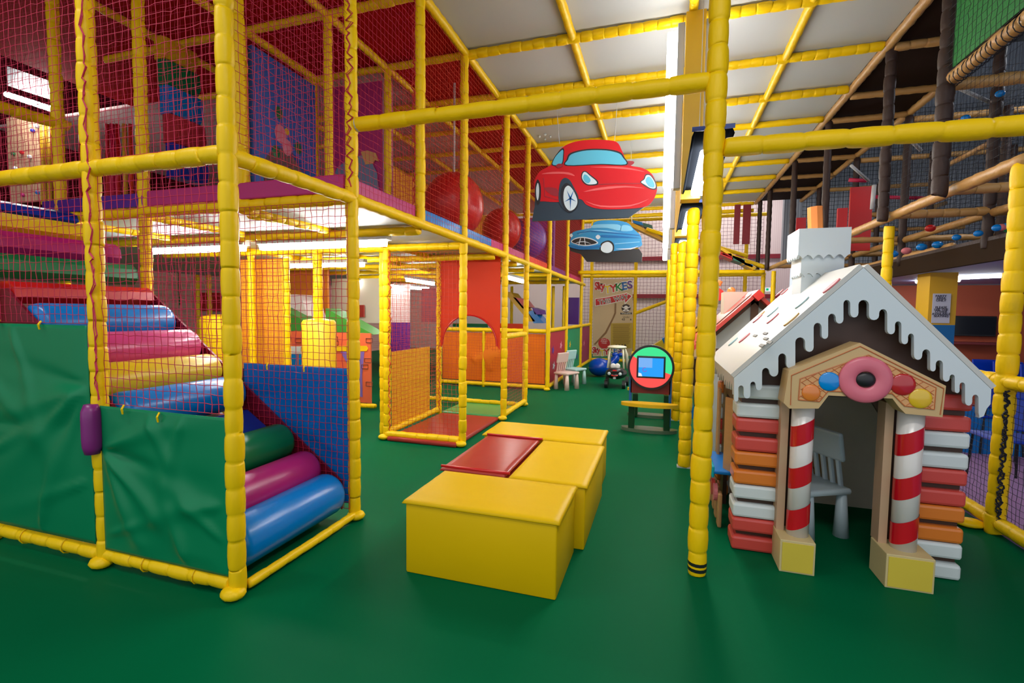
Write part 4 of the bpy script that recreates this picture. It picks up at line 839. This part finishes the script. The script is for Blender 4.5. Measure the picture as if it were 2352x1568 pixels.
# chimney and its scalloped caps
def capblock(x0, x1, y0, y1, z0, z1, nm, n=5, sc=.014):
    f = [(x1, y0, z1), (x0, y0, z1)]+[(x0+(x1-x0)*t, y0, z0-sc+2*sc*abs(math.cos(t*n*PI))) for t in np.linspace(0, 1, n*12+1)]
    MB().prism(f, (0, .02, 0)).build(nm, WHT, gh)
    y0 += .021; s_ = [(x0, y1, z1), (x0, y0, z1)]+[(x0, y0+(y1-y0)*t, z0+sc*.6*math.cos(t*n*2*PI)) for t in np.linspace(0, 1, n*8+1)]
    MB().prism(s_, (.02, 0, 0)).build(nm, WHT, gh)
    MB().box((x0+.001, y0, z1-.004), (x1, y1, z1-.0005)).build(nm, WHT, gh)
    MB().box((x0+.021, y0+.001, z0+.02), (x1-.002, y1, z1-.004)).build(nm, CRM, gh)
capblock(.935, 1.265, 4.02, 4.36, 2.03, 2.235, 'chimney_cap'); capblock(.965, 1.24, 4.05, 4.34, 1.90, 2.05, 'chimney_middle'); capblock(.975, 1.22, 4.07, 4.33, 1.70, 1.91, 'chimney_base', 6, .01)
MB().sweep([(1.09, 4.2, 2.2), (1.075, 4.2, 2.42)], .052, 8).build('chimney_pot', mat('orange plastic', (.82, .26, .06), .3), gh)
# side window, shutters, ledge, sweets fence
MB().box((.47, 3.86, .42), (.49, 3.96, .98), .004, Matrix.Rotation(.5, 3, 'Z'), (.5, 3.96, .7)).build('shutter', WOOD, gh); MB().box((.47, 4.32, .42), (.49, 4.44, .98), .004).build('shutter', WOOD, gh)
MB().box((.40, 3.86, .40), (.53, 4.42, .43), .01).build('window_ledge', BLU, gh); MB().box((.39, 3.86, .37), (.41, 4.42, .46), .01).build('ledge_front', mat('turquoise paint', (.0, .38, .45), .4), gh)
for k, y in enumerate((3.84, 4.02, 4.2, 4.38)):
    MB().box((.44, y, .0), (.47, y+.09, .26), .01).build('picket', WOOD, gh)
    MB().sweep([(.44, y+.1, .24-.02*(k % 2)), (.415, y+.1, .24-.02*(k % 2))], .065, 18).build('picket_sweet', BKR if k % 2 else PP, gh)

# ------------------------------------------------------------------ red roofed playhouse behind it
h2 = thing('red_roof_playhouse', 'red roofed timber framed playhouse standing behind the gingerbread one', 'playhouse', (.9, 5.9, 0))
RRF = mat('red roof plastic', (.62, .06, .045), .4, 0, 6, .2); TIM = mat('brown timber paint', (.13, .06, .03), .5); PLS = mat('grey white wall paint', (.52, .55, .53), .5)
AX, AZ, HX = .89, 1.79, .52
MB().prism([(AX-HX+.06, 5.42, 0), (AX+HX-.06, 5.42, 0), (AX+HX-.06, 5.42, 1.28), (AX, 5.42, AZ-.06), (AX-HX+.06, 5.42, 1.28)], (0, .03, 0)).build('gable_wall', PLS, h2)
for a, b, w in (((AX, AZ-.02), (AX, 1.2), .035), ((AX-HX, 1.22), (AX+HX, 1.22), .03), ((AX-HX, 1.28), (AX, AZ), .045), ((AX, AZ), (AX+HX, 1.28), .045)):
    a = Vector((a[0], 5.40, a[1])); b = Vector((b[0], 5.40, b[1])); d = (b-a).normalized(); s_ = Vector((d.z, 0, -d.x))*w
    MB().prism([a-s_, b-s_, b+s_, a+s_], (0, .02, 0)).build('timber', TIM, h2)
for sx in (-1, 1):
    a = Vector((AX, 5.28, AZ)); b = Vector((AX+sx*(HX+.08), 5.28, AZ-(HX+.08)*.98)); n = Vector((sx*.7, 0, .72))*.035
    MB().prism([a, b, b+n, a+n], (0, 1.15, 0)).build('roof_slab', RRF, h2)
MB().box((AX-.04, 5.25, AZ-.03), (AX+.04, 6.45, AZ+.05), 0, Matrix.Rotation(PI/4, 3, 'Y'), (AX, 5.8, AZ)).build('ridge_cap', mat('bright red plastic', (.80, .04, .03), .35), h2)
MB().box((AX-HX+.06, 5.45, 0), (AX-HX+.09, 6.4, 1.2)).build('side_wall', PLS, h2); MB().box((AX-HX+.06, 6.38, 0), (AX+HX-.06, 6.4, 1.3)).build('back_wall', PLS, h2)
MB().box((.30, 5.55, .75), (.33, 5.72, 1.12), .004).build('shutter', MATS['turquoise paint'], h2); MB().box((.30, 6.1, .75), (.33, 6.27, 1.12), .004).build('shutter', MATS['turquoise paint'], h2); MB().box((.28, 5.6, .45), (.36, 6.2, .6), .01).build('planter', BLU, h2)
MB().box((.30, 5.75, .8), (.42, 6.1, 1.1)).build('window_frame', TIM, h2)
a = ay(1660, 705, 6.0); MB().box((a[0], 5.9, a[2]-.15), (a[0]+.3, 6.2, a[2]+.17)).build('chimney_box', CRM, h2); MB().ball(ay(1680, 668, 6.0), .045, 14, 8).build('chimney_pot', MATS['orange plastic'], h2, True)
MB().prism([ay(*p, 6.3) for p in ((1650, 660), (1662, 668), (1655, 690), (1648, 690))], (0, .3, 0)).build('red_gable_peak', MATS['bright red plastic'], h2)
MB().sweep([ay(1650, 655, 6.3), ay(1655, 645, 6.3)], .03, 10).build('chimney_pot', MATS['orange plastic'], h2)
h3 = thing('small_playhouse', 'coral roofed playhouse edge peeping out behind the tall goal post', 'playhouse', (.5, 7, 0))
for pts, m_ in (([(1592, 757), (1612, 738), (1612, 722), (1592, 742)], WOOD), ([(1592, 762), (1612, 742), (1612, 752), (1592, 770)], YPNT), ([(1592, 772), (1612, 752), (1614, 778), (1592, 768)], ORR), ([(1594, 772), (1612, 780), (1608, 950), (1594, 900)], BIS), ([(1596, 895), (1606, 940), (1606, 975), (1598, 940)], CHOC)):
    MB().prism([ay(*p, 7.2) for p in pts], (0, .5, 0)).build('wall_piece', m_, h3)

# ------------------------------------------------------------------ screen stand
ks = thing('game_screen_stand', 'round touch-screen game stand with red and green glowing disc between two small benches', 'game console', (-.14, 7.1, 0))
SX, SY, SZ = -.135, 6.95, .855; 
def d3(r, y, n=48, sc=1): return [(SX+r*math.cos(t), y, SZ+sc*r*math.sin(t)) for t in np.linspace(0, 2*PI, n, endpoint=False)]
MB().prism(d3(.315, SY), (0, .10, 0), [d3(.285, SY)]).build('rim', BLK, ks)
RG = emis('glowing coral light', (1.0, .10, .09), .42); GG = emis('glowing mint light', (.06, .75, .28), .45)
MB().prism([(SX+.285*math.cos(t), SY+.02, SZ+.285*math.sin(t)) for t in np.linspace(math.radians(-18), math.radians(148), 30)]+[(SX, SY+.02, SZ)], (0, .02, 0)).build('green_glow', GG, ks)
MB().prism([(SX+.285*math.cos(t), SY+.02, SZ+.285*math.sin(t)) for t in np.linspace(math.radians(148), math.radians(342), 30)]+[(SX, SY+.02, SZ)], (0, .02, 0)).build('red_glow', RG, ks)
MB().box((SX-.19, SY-.015, SZ-.15), (SX+.195, SY+.03, SZ+.16), .01).build('screen_frame', BLK, ks)
MB().box((SX-.165, SY-.018, SZ-.125), (SX+.17, SY-.014, SZ+.135)).build('screen', emis('lit blue screen', (.03, .36, .95), .42), ks)
MB().box((SX-.165, SY-.020, SZ-.0), (SX+.02, SY-.0175, SZ+.135)).build('screen_image', emis('lit pale screen', (.20, .45, .90), .42), ks)
MB().sweep([(SX-.08+.028*math.cos(t), SY-.022, SZ-.03+.028*math.sin(t)) for t in np.linspace(1, 6, 12)], .004, 5).build('screen_image', emis('lit violet icon', (.3, .06, .5), .4), ks)
MB().prism([(SX-.165, SY-.0205, SZ-.125), (SX-.11, SY-.0205, SZ-.125), (SX-.125, SY-.0205, SZ-.085), (SX-.165, SY-.0205, SZ-.075)], (0, .002, 0)).build('screen_image', emis('lit white icon', (.8, .9, 1), .4), ks)
BLM = mat('blue steel', (.02, .12, .32), .35); GRM = mat('dark green steel', (.006, .045, .012), .3)
for s_ in (-1, 1): MB().box((SX+s_*.27-.02, SY+.06, .02), (SX+s_*.27+.02, SY+.12, 1.0), .006).build('upright', BLM, ks)
MB().box((SX-.27, SY+.06, .48), (SX+.27, SY+.10, .72)).build('back_board', mat('dark red steel', (.20, .01, .01), .4), ks)
MB().box((SX-.27, SY+.09, 1.02), (SX+.27, SY+.14, 1.06)).build('top_shelf', YRL, ks)
def bench(y, z, m_, w=.37, d=.14, off=0): 
    MB().prism([(SX+off+w*math.cos(t), y+d*math.sin(t)*(1 if math.sin(t) < 0 else .6), z) for t in np.linspace(0, 2*PI, 40, endpoint=False)], (0, 0, .045)).build('bench_top', m_, ks)
YB = mat('amber plastic', (.80, .46, .01), .3)
bench(6.66, .365, YB); bench(7.75, .40, YB, .36, .13)
for y in (6.72, 7.65):
    for s_ in (-1, 1): MB().box((SX+s_*.23-.04, y-.05, .012), (SX+s_*.23+.04, y+.05, .37), .008).build('bench_leg', GRM, ks)
bench(6.78, .0, mat('steel floor plate', (.10, .16, .10), .25), .37, .16); bench(7.75, .0, MATS['steel floor plate'], .35, .14)

# ------------------------------------------------------------------ ride-on car, blue rocker
rc_ = thing('ride_on_car', 'black toddler ride-on car with a cream roof, beside the screen stand', 'toy car', (-.93, 10.5, 0))
CX, CY = -.93, 10.45
MB().ball((CX, CY+.25, .30), .30, 24, 14, (.78, 1.35, .42)).build('body', BLK, rc_, True)
MB().ball((CX, CY-.02, .37), .14, 20, 10, (1.25, 1.0, .6)).build('bonnet', BLK, rc_, True)
for s_ in (-1, 1):
    MB().sweep([(CX+s_*.22, CY+.0, .09), (CX+s_*.15, CY+.0, .09)], .09, 18).build('front_wheel', BLK, rc_); MB().sweep([(CX+s_*.225, CY, .09), (CX+s_*.215, CY, .09)], .04, 12).build('hub', WHT, rc_)
    MB().sweep([(CX+s_*.25, CY+.52, .10), (CX+s_*.18, CY+.52, .10)], .10, 18).build('rear_wheel', BLK, rc_)
    MB().ball((CX+s_*.115, CY-.14, .33), .035, 12, 8, (1, .5, 1)).build('headlight', WHT, rc_, True)
    MB().ball((CX+s_*.045, CY-.03, .48), .065, 14, 8, (.9, .5, 1)).build('windscreen_pad', mat('white plastic', (.75, .75, .72), .35), rc_, True)
    MB().sweep([(CX+s_*.17, CY+.08, .42), (CX+s_*.15, CY+.14, .7), (CX+s_*.13, CY+.2, .86)], [.022, .02, .02], 8).build('roof_pillar', mat('ivory plastic', (.74, .70, .52), .35), rc_, True)
    MB().sweep([(CX+s_*.2+.02, CY+.55, .38), (CX+s_*.19, CY+.5, .7), (CX+s_*.13, CY+.42, .86)], [.04, .035, .03], 8).build('roof_pillar', MATS['ivory plastic'], rc_, True)
MB().ball((CX, CY+.3, .87), .2, 24, 10, (1.05, 1.2, .2)).build('roof', MATS['ivory plastic'], rc_, True)
MB().box((CX-.045, CY-.175, .385), (CX+.045, CY-.15, .415), .01).build('badge', RED, rc_); MB().sweep([(CX-.07, CY-.165, .30), (CX, CY-.185, .285), (CX+.07, CY-.165, .30)], .012, 8).build('bumper_strip', RED, rc_); MB().box((CX-.03, CY-.18, .22), (CX+.03, CY-.15, .26), .01).build('front_plate', GRY, rc_)
br = thing('blue_rocker', 'glossy blue plastic rocking toy with an upturned tail behind the ride-on car', 'rocking toy', (-1.45, 12.3, 0))
BRK = mat('glossy blue plastic', (.0, .05, .42), .25)
MB().ball((-1.50, 12.3, .24), .24, 24, 14, (1.15, 1.2, .95)).build('body', BRK, br, True)
MB().sweep([(-1.35, 12.35, .25), (-1.2, 12.4, .34), (-1.1, 12.4, .46), (-1.06, 12.4, .55)], [.17, .12, .1, .07], 14).build('tail', BRK, br, True)
for s_ in (-1, 1): MB().ball((-1.05+s_*.07, 12.4, .56), .08, 14, 8, (1, .8, .7)).build('fluke', BRK, br, True)

# ------------------------------------------------------------------ rope course on the right
rcs = thing('rope_course', 'brown and tan padded pole framework with dark netting rising at the right', 'climbing frame', (2.4, 4.4, 0))
YR = (4.42, 6.5, 8.5, 10.4, 12.7)
pole(rcs, 'long_beam', (2.25, 4.0, CZ), (2.25, 14.1, CZ), .05, TAN); pole(rcs, 'long_beam', (3.3, 5.2, CZ), (3.3, 14.1, CZ), .05, TAN)
for y in (6.36, 7.6, 8.46, 10.4, 11.6, 12.7): pole(rcs, 'cross_beam', (2.3, y, CZ-.02), (3.3, y, CZ-.02), .045, TAN)
for y in (8.46, 10.4, 12.6): pole(rcs, 'cross_beam', (3.35, y, CZ-.1), (6.3, y, CZ-.1), .045, TAN)
for x, y in ((2.27, 5.18), (2.3, 6.4), (2.3, 8.46), (2.3, 10.4), (2.3, 12.6), (2.3, 13.8)): pole(rcs, 'post', (x, y, 2.66), (x, y, CZ+.3 if y < 6 else CZ), .052 if y > 6 else .06, BRN)
for x, y in ((3.3, 8.46), (3.3, 10.4), (3.3, 12.6), (3.3, 6.5), (4.4, 8.4), (4.4, 10.3), (5.5, 8.4), (5.5, 10.3), (4.4, 6.5), (5.5, 6.5), (4.4, 12.5), (6.6, 10.3)): pole(rcs, 'post', (x, y, 2.35), (x, y, CZ-.05), .052, BRN)
pole(rcs, 'long_beam', (2.41, 4.35, 2.72), (2.41, 13.1, 2.72), .05, TAN)
pole(rcs, 'long_beam', (3.33, 5.2, 2.72), (3.33, 13.6, 2.72), .048, TAN)
for y, x1 in ((5.35, 4.3), (6.5, 4.5), (8.5, 5.6), (10.4, 6.6), (12.6, 7.5)): pole(rcs, 'cross_beam', (2.45, y, 2.74), (x1, y, 2.74), .045, TAN)
pole(rcs, 'long_beam', (3.33, 7.2, 2.47), (3.33, 13.6, 2.47), .04, TAN)
pole(rcs, 'cross_beam', (3.3, 9.2, 2.47), (5.2, 9.2, 2.47), .04, TAN)
pole(rcs, 'long_beam', (2.3, 2.6, 3.62), (2.3, 5.2, 3.64), .052, TAN); pole(rcs, 'cross_beam', (2.35, 5.25, 3.62), (4.6, 5.25, 3.62), .05, TAN)
for a, b in (((4.4, 10.3, 4.1), (4.4, 6.5, 4.1)), ((4.4, 8.4, 3.6), (6.4, 8.4, 3.6)), ((5.5, 10.3, 3.8), (5.5, 6.5, 3.9)), ((3.4, 10.4, 3.45), (4.8, 10.4, 3.45)), ((4.4, 10.3, 3.5), (5.6, 12.5, 4.0)), ((3.35, 12.6, 3.5), (6, 12.6, 3.5))): pole(rcs, 'cross_beam', a, b, .042, TAN)
for y, lab in ((4.41, None), (6.5, None), (8.5, None), (10.4, None), (12.4, None), (13.6, None)):
    pole(rcs, 'lower_post', (2.41, y, 0), (2.41, y, 2.68 if y < 5 else 2.62), .058 if y < 5 else .05, YEL, label='yellow lower post')
    pass
sheet('mesh_sheet', (2.27, 5.1, 3.70), (0, -2.5, 0), (0, 0, .95), mat('green mesh cloth', (.01, .20, .035), .7, .4, 30), [(.5, 0, 90, .2, .01)], rcs, nrm=(1, 0, 0))
MB().sweep([(2.3+.058*math.cos(t), 2.6+t*.0095, 3.62+.058*math.sin(t)+.0) for t in np.arange(0, 2*PI*43, .52)], .004, 4).build('beam_lacing', NETK, rcs)
net(rcs, 'net', (2.24, 2.6, 3.66), (0, 2.55, 0), (0, 0, 1.0), cell=.06, t=.0022, m=NETK)
net(rcs, 'net', (2.41, 4.5, 2.78), (0, 2.0, 0), (0, 0, .85), cell=.06, t=.0016, m=NETK)
net(rcs, 'net', (3.35, 14.2, 2.4), (5.5, 0, 0), (0, 0, 4.2), cell=.10, t=.006, m=NETK)
net(rcs, 'net', (3.4, 7.0, 2.75), (4.2, 0, 0), (0, 0, 1.7), cell=.07, t=.003, m=NETK)
net(rcs, 'net', (4.4, 6.4, 2.5), (0, 5.5, 0), (0, 0, 2.2), cell=.08, t=.003, m=NETK)
MB().box((3.33, 4.1, CZ+.05), (7.5, 6.4, CZ+.1)).build('roof_board', BRNC, rcs)
MB().box((3.28, 3.0, 2.20), (3.34, 14.0, 2.42)).build('fascia', BRNF, rcs); MB().box((3.28, 3.0, 2.42), (3.4, 14.0, 2.46)).build('deck_edge', BRN, rcs)
struct('floor_upper', MB().box((3.4, 3.0, 2.36), (12, 14.4, 2.42)), mat('dark deck', (.05, .05, .06), .8))
for a, b, m_, d in (((1955, 430), (1998, 575), RED, 9.5), ((1925, 478), (1945, 530), RED, 9.2), ((1708, 470), (1722, 560), MRNP, 14.0), ((1688, 470), (1698, 560), MRNP, 14.0), ((1830, 500), (1850, 545), RED, 12.0)):
    p = ay(*a, d); q = ay(*b, d); MB().box((p[0], d, q[2]), (q[0], d+.05, p[2])).build('red_board', m_, rcs)
for p, q, d in (((1950, 413), (1990, 415), 9.0), ((2010, 452), (2125, 455), 9.6)):
    a = ay(*p, d); b = ay(*q, d); MB().sweep([a, b], .03, 8).build('red_pad', mat('raspberry foam', (.50, .01, .06), .5), rcs, True)
MB().sweep([ay(2008, 425, 8.0), ay(2003, 480, 8.0)], .028, 10).build('rope_handle', GRY, rcs, True)
for a, b, d in (((2190, 197), (2275, 235), 6.2), ((2090, 320), (2115, 345), 6.6), ((1955, 380), (1995, 415), 8)):
    MB().sweep([ay(*a, d), ay(*b, d+.4)], .02, 7).build('grey_rope', GRY, rcs, True)

balls = ((2218, 271, BLU, 6.3), (2208, 278, PP, 6.35), (2297, 215, BLU, 6.3), (2137, 524, RED, 7.4), (2117, 567, BLU, 7.4), (2153, 562, BLU, 7.4), (2052, 583, BLU, 7.6), (2082, 576, PP, 7.6), (2197, 545, BLU, 6.6), (2247, 536, BLU, 6.4), (2290, 523, BLU, 5.9), (2301, 522, PP, 5.9), (2311, 520, BLU, 5.9), (2317, 526, GRN, 5.9))
nm = {id(BLU): 'blue', id(PP): 'pink', id(RED): 'red', id(GRN): 'green'}
for i, (x, y, m_, d) in enumerate(balls):
    o = MB().ball(ay(x, y, d), .033 if d < 7 else .045, 14, 8, (1.3, 1, 1)).build('rope_ball', m_, None, True)
    tag(o, ('%s plastic ball threaded on the rope course, %s' % (nm[id(m_)], ('highest, right of the dark post', 'beside the highest blue one', 'far right by the dark netting', 'alone above the lower tan beam', 'left of the long low beam', 'just right of the lowest pair', 'lowest, beside the yellow post', 'next to the lowest blue one', 'centre of the low beam', 'under the right end of the beam', 'first in the cluster by the tall post', 'second in the cluster by the tall post', 'third in the cluster by the tall post', 'last in the cluster by the tall post')[i])), 'ball', 'balls threaded on the rope course')

# ------------------------------------------------------------------ fence before the cafe
fe = thing('netted_fence', 'low fence of yellow padded rails and black netting beside the cafe', 'fence', (2.41, 4, 0))
pole(fe, 'rail', (2.41, 2.4, 1.14), (2.41, 6.45, 1.14), .05); pole(fe, 'rail', (2.41, 2.4, .09), (2.41, 6.45, .09), .05)
net(fe, 'net', (2.43, 2.45, .12), (0, 4.0, 0), (0, 0, 1.0), cell=.045, t=.0018, m=NETK)
lk = MB()
for k_ in range(3): lk.sweep([(2.385+random.uniform(-.02, .02), 4.345-.003*k_, z) for z in np.linspace(.12, 1.08, 55)], .006, 5)
lk.build('lacing', NETK, fe)
MB().ball((2.3, 4.5, .03), .09, 12, 6, (1.2, .9, .35)).build('foot_pad', YEL, fe, True)
# ------------------------------------------------------------------ cafe under the deck
struct('wall_cafe', MB().box((3.4, 11.0, 0), (12, 11.15, 2.2)), mat('terracotta wall paint', (.44, .085, .035), .7))
struct('ceiling_cafe', MB().box((3.34, 2.5, 2.22), (12, 11.0, 2.26)), mat('purple lit ceiling board', (.42, .40, .66), .6))  # purple light on this ceiling is put into its base colour
for k, (a, b) in enumerate((((2188, 636), (2300, 631)), ((2104, 645), (2205, 641)))):
    p = az(*a, 2.215); q = az(*b, 2.215); t = thing('ceiling_strip_light', ('lit strip in the lilac cafe ceiling, right of the yellow pillar', 'lit strip in the lilac cafe ceiling, partly behind the pillar')[k], 'light', p)
    MB().sweep([p, q], .04, 8).build('tube', emis('cool tube', (.85, .92, 1), 26), t)
pl = thing('square_pillar', 'square cafe pillar painted yellow above and blue below', 'pillar', (3.6, 8.1, 0))
MB().box((3.47, 8.0, 1.50), (3.78, 8.35, 2.21)).build('upper_face', YPNT, pl); MB().box((3.47, 8.0, 0), (3.78, 8.35, 1.50)).build('lower_face', mat('cafe blue paint', (.0, .15, .42), .5), pl)
nt_ = thing('paper_notice', 'white paper notice taped to the cafe pillar', 'notice', (3.63, 7.99, 1.7))
na, nb = ay(2143, 674, 7.99), ay(2180, 742, 7.99)
MB().box((na[0], 7.985, nb[2]), (nb[0], 7.992, na[2])).build('paper', mat('lilac white paper', (.62, .64, .74), .7), nt_)
lines = (('PARTY', 680), ('AREA', 685), ('ONLY', 690), ('PLEASE', 706), ('USE THE', 711), ('OTHER', 716), ('AVAILABLE', 721), ('SEATING', 726))
for s_, py in lines: text(nt_, 'lettering', s_, ay(2161.5, py, 7.98), .042, mat('ink', (.02, .02, .05), .6), None, .0008, face=.0006)
tv = thing('wall_television', 'wall-mounted black flat television on the terracotta wall, right of the pillar', 'television', (5.2, 10.9, 1.5))
a, b = ay(2188, 725, 10.9), ay(2286, 773, 10.9)
MB().box((a[0], 10.88, b[2]), (b[0], 10.97, a[2]), .01).build('casing', BLK, tv); MB().box((a[0]+.02, 10.875, b[2]+.03), (b[0]-.02, 10.882, a[2]-.02)).build('screen', mat('dark glass', (.003, .004, .008), .1), tv)
tv = thing('wall_television', 'black television mostly hidden behind the roof, left of the pillar', 'television', (4.6, 10.9, 1.5))
a, b = ay(2098, 722, 10.9), ay(2117, 768, 10.9); MB().box((a[0], 10.88, b[2]), (b[0], 10.97, a[2]), .01).build('casing', BLK, tv)
sh = thing('wall_shelf', 'dark red wall shelf beneath the right television', 'shelf', (5.2, 10.8, 1.0))
a, b = ay(2180, 784, 10.8), ay(2300, 786, 10.8); MB().box((a[0], 10.7, a[2]-.04), (b[0], 11, a[2])).build('board', mat('dark red shelf', (.16, .02, .02), .5), sh)
CB = mat('cobalt plastic', (.0, .035, .42), .35); CTT = mat('pale wood top', (.55, .40, .32), .5); CTB = mat('bright blue carpet tile', (.0, .16, .5), .8)
def cafe_chair(lab, x, y, rz):
    t = thing('cafe_chair', lab, 'chair', (0, 0, 0), 'blue cafe chairs')
    MB().box((-.22, -.22, .43), (.22, .22, .46), .02).build('seat', CB, t); MB().box((-.21, .19, .55), (.21, .22, .86), .03, Matrix.Rotation(.15, 3, 'X'), (0, .2, .5)).build('backrest', CB, t)
    for sx in (-1, 1):
        for sy in (-1, 1): MB().sweep([(sx*.2, sy*.2, 0), (sx*.18, sy*.18, .44)], .012, 6).build('leg', BLK, t)
        MB().sweep([(sx*.18, .19, .44), (sx*.18, .24, .7)], .012, 6).build('back_rod', BLK, t)
    t.location = (x, y, 0); t.rotation_euler = (0, 0, rz)
    for c in t.children: c.matrix_parent_inverse = Matrix()
    return t
for lab, px, py, zz in (('cobalt blue chair below the television, left of the pair', 2238, 821, .86), ('cobalt blue chair below the television, right of the pair', 2284, 826, .86), ('cobalt blue chair far back, top just over the table', 2225, 806, .86), ('cobalt blue chair right of the tall yellow post', 2345, 832, .86), ('cobalt blue chair behind the fence rail near the roof edge', 2262, 868, .86), ('cobalt blue chair behind the fence rail at the frame edge', 2338, 876, .86), ('cobalt blue chair lowest behind the netting beside the post', 2290, 900, .86)):
    p = az(px, py, zz); cafe_chair(lab, p[0], p[1]-.2, PI)
def cafe_table(lab, x, y, w, d):
    t = thing('cafe_table', lab, 'table', (x, y, 0), 'pale cafe tables')
    MB().box((x-w/2, y-d/2, .72), (x+w/2, y+d/2, .75), .008).build('table_top', CTT, t)
    for sx in (-1, 1): MB().sweep([(x+sx*w*.38, y, 0), (x+sx*w*.38, y, .72)], .025, 8).build('leg', BLK, t)
p = az(2235, 815, .75); cafe_table('long pale table under the television', p[0]+.1, p[1]+.05, 1.9, .6)
p = az(2350, 836, .75); cafe_table('pale table right of the tall yellow post', p[0]+.4, p[1]+.05, 1.2, .6)
wl = thing('low_blue_wall', 'bright blue low wall panels seen through the fence netting', 'panel', (3.4, 6, 0))
MB().box((3.2, 7.0, .0), (4.6, 7.05, .55)).build('board', CTB, wl); MB().box((4.9, 5.9, .0), (6.4, 5.95, .5)).build('board', CTB, wl)
struct('trim_2', MB().box((2.9, 7.2, .001), (8, 10.9, .004)), MARF)
ex = thing('exit_sign', 'small green and white exit sign far back above the red roof', 'sign', ay(1765, 664, 14.2))
a, b = ay(1758, 660, 14.2), ay(1773, 669, 14.2); MB().box((a[0], 14.2, b[2]), (b[0], 14.25, a[2])).build('panel', emis('lit white sign', (.8, .9, .85), .4), ex)
a, b = ay(1760, 662, 14.19), ay(1765, 667, 14.19); MB().box((a[0], 14.18, b[2]), (b[0], 14.2, a[2])).build('mark', emis('lit green sign', (.0, .5, .2), .4), ex)

# ------------------------------------------------------------------ small pieces belong to the part they sit on
def base(o): return o.name.split('.')[0]
def mid(o):
    n = len(o.data.vertices); return sum((v.co for v in o.data.vertices), Vector())/max(1, n)
SUB = {'hub': ('front_wheel',), 'front_hub': ('front_tyre',), 'rear_hub': ('rear_tyre',), 'spoke': ('front_tyre',), 'headlight_lens': ('headlight',), 'grille_bar': ('grille',),
       'screen_image': ('screen',), 'red_stripe': ('candy_pillar',), 'block_face': ('pillar_block',), 'wafer_lattice': ('pediment',), 'wafer_face': ('pediment',), 'wafer_border': ('pediment',), 'piping': ('pediment',),
       'sweet': ('pediment',), 'doughnut': ('pediment',), 'wafer_line': ('wafer_panel',), 'picket_sweet': ('picket',), 'ledge_front': ('window_ledge',), 'painted_star': ('sheet',), 'door_pane': ('door_frame',),
       'skull_mark': ('skull_badge',), 'rules_line': ('rules_block',), 'fluke': ('tail',), 'arch_edge': ('arch_board',), 'roof_sweet': ('roof_slab',), 'roof_groove': ('roof_slab',), 'tape_band': ('post',), 'collar': ('cross_beam',), 'beam_lacing': ('long_beam',)}
for root in [o for o in S.objects if o.parent is None and o.type == 'EMPTY']:
    kids = list(root.children)
    for c in kids:
        if c.type == 'MESH' and base(c) in SUB:
            c_ = [k for k in kids if k.type == 'MESH' and base(k) in SUB[base(c)]]
            if c_:
                m_ = mid(c); b_ = min(c_, key=lambda k: (mid(k)-m_).length)
                c.parent = b_; c.matrix_parent_inverse = Matrix()
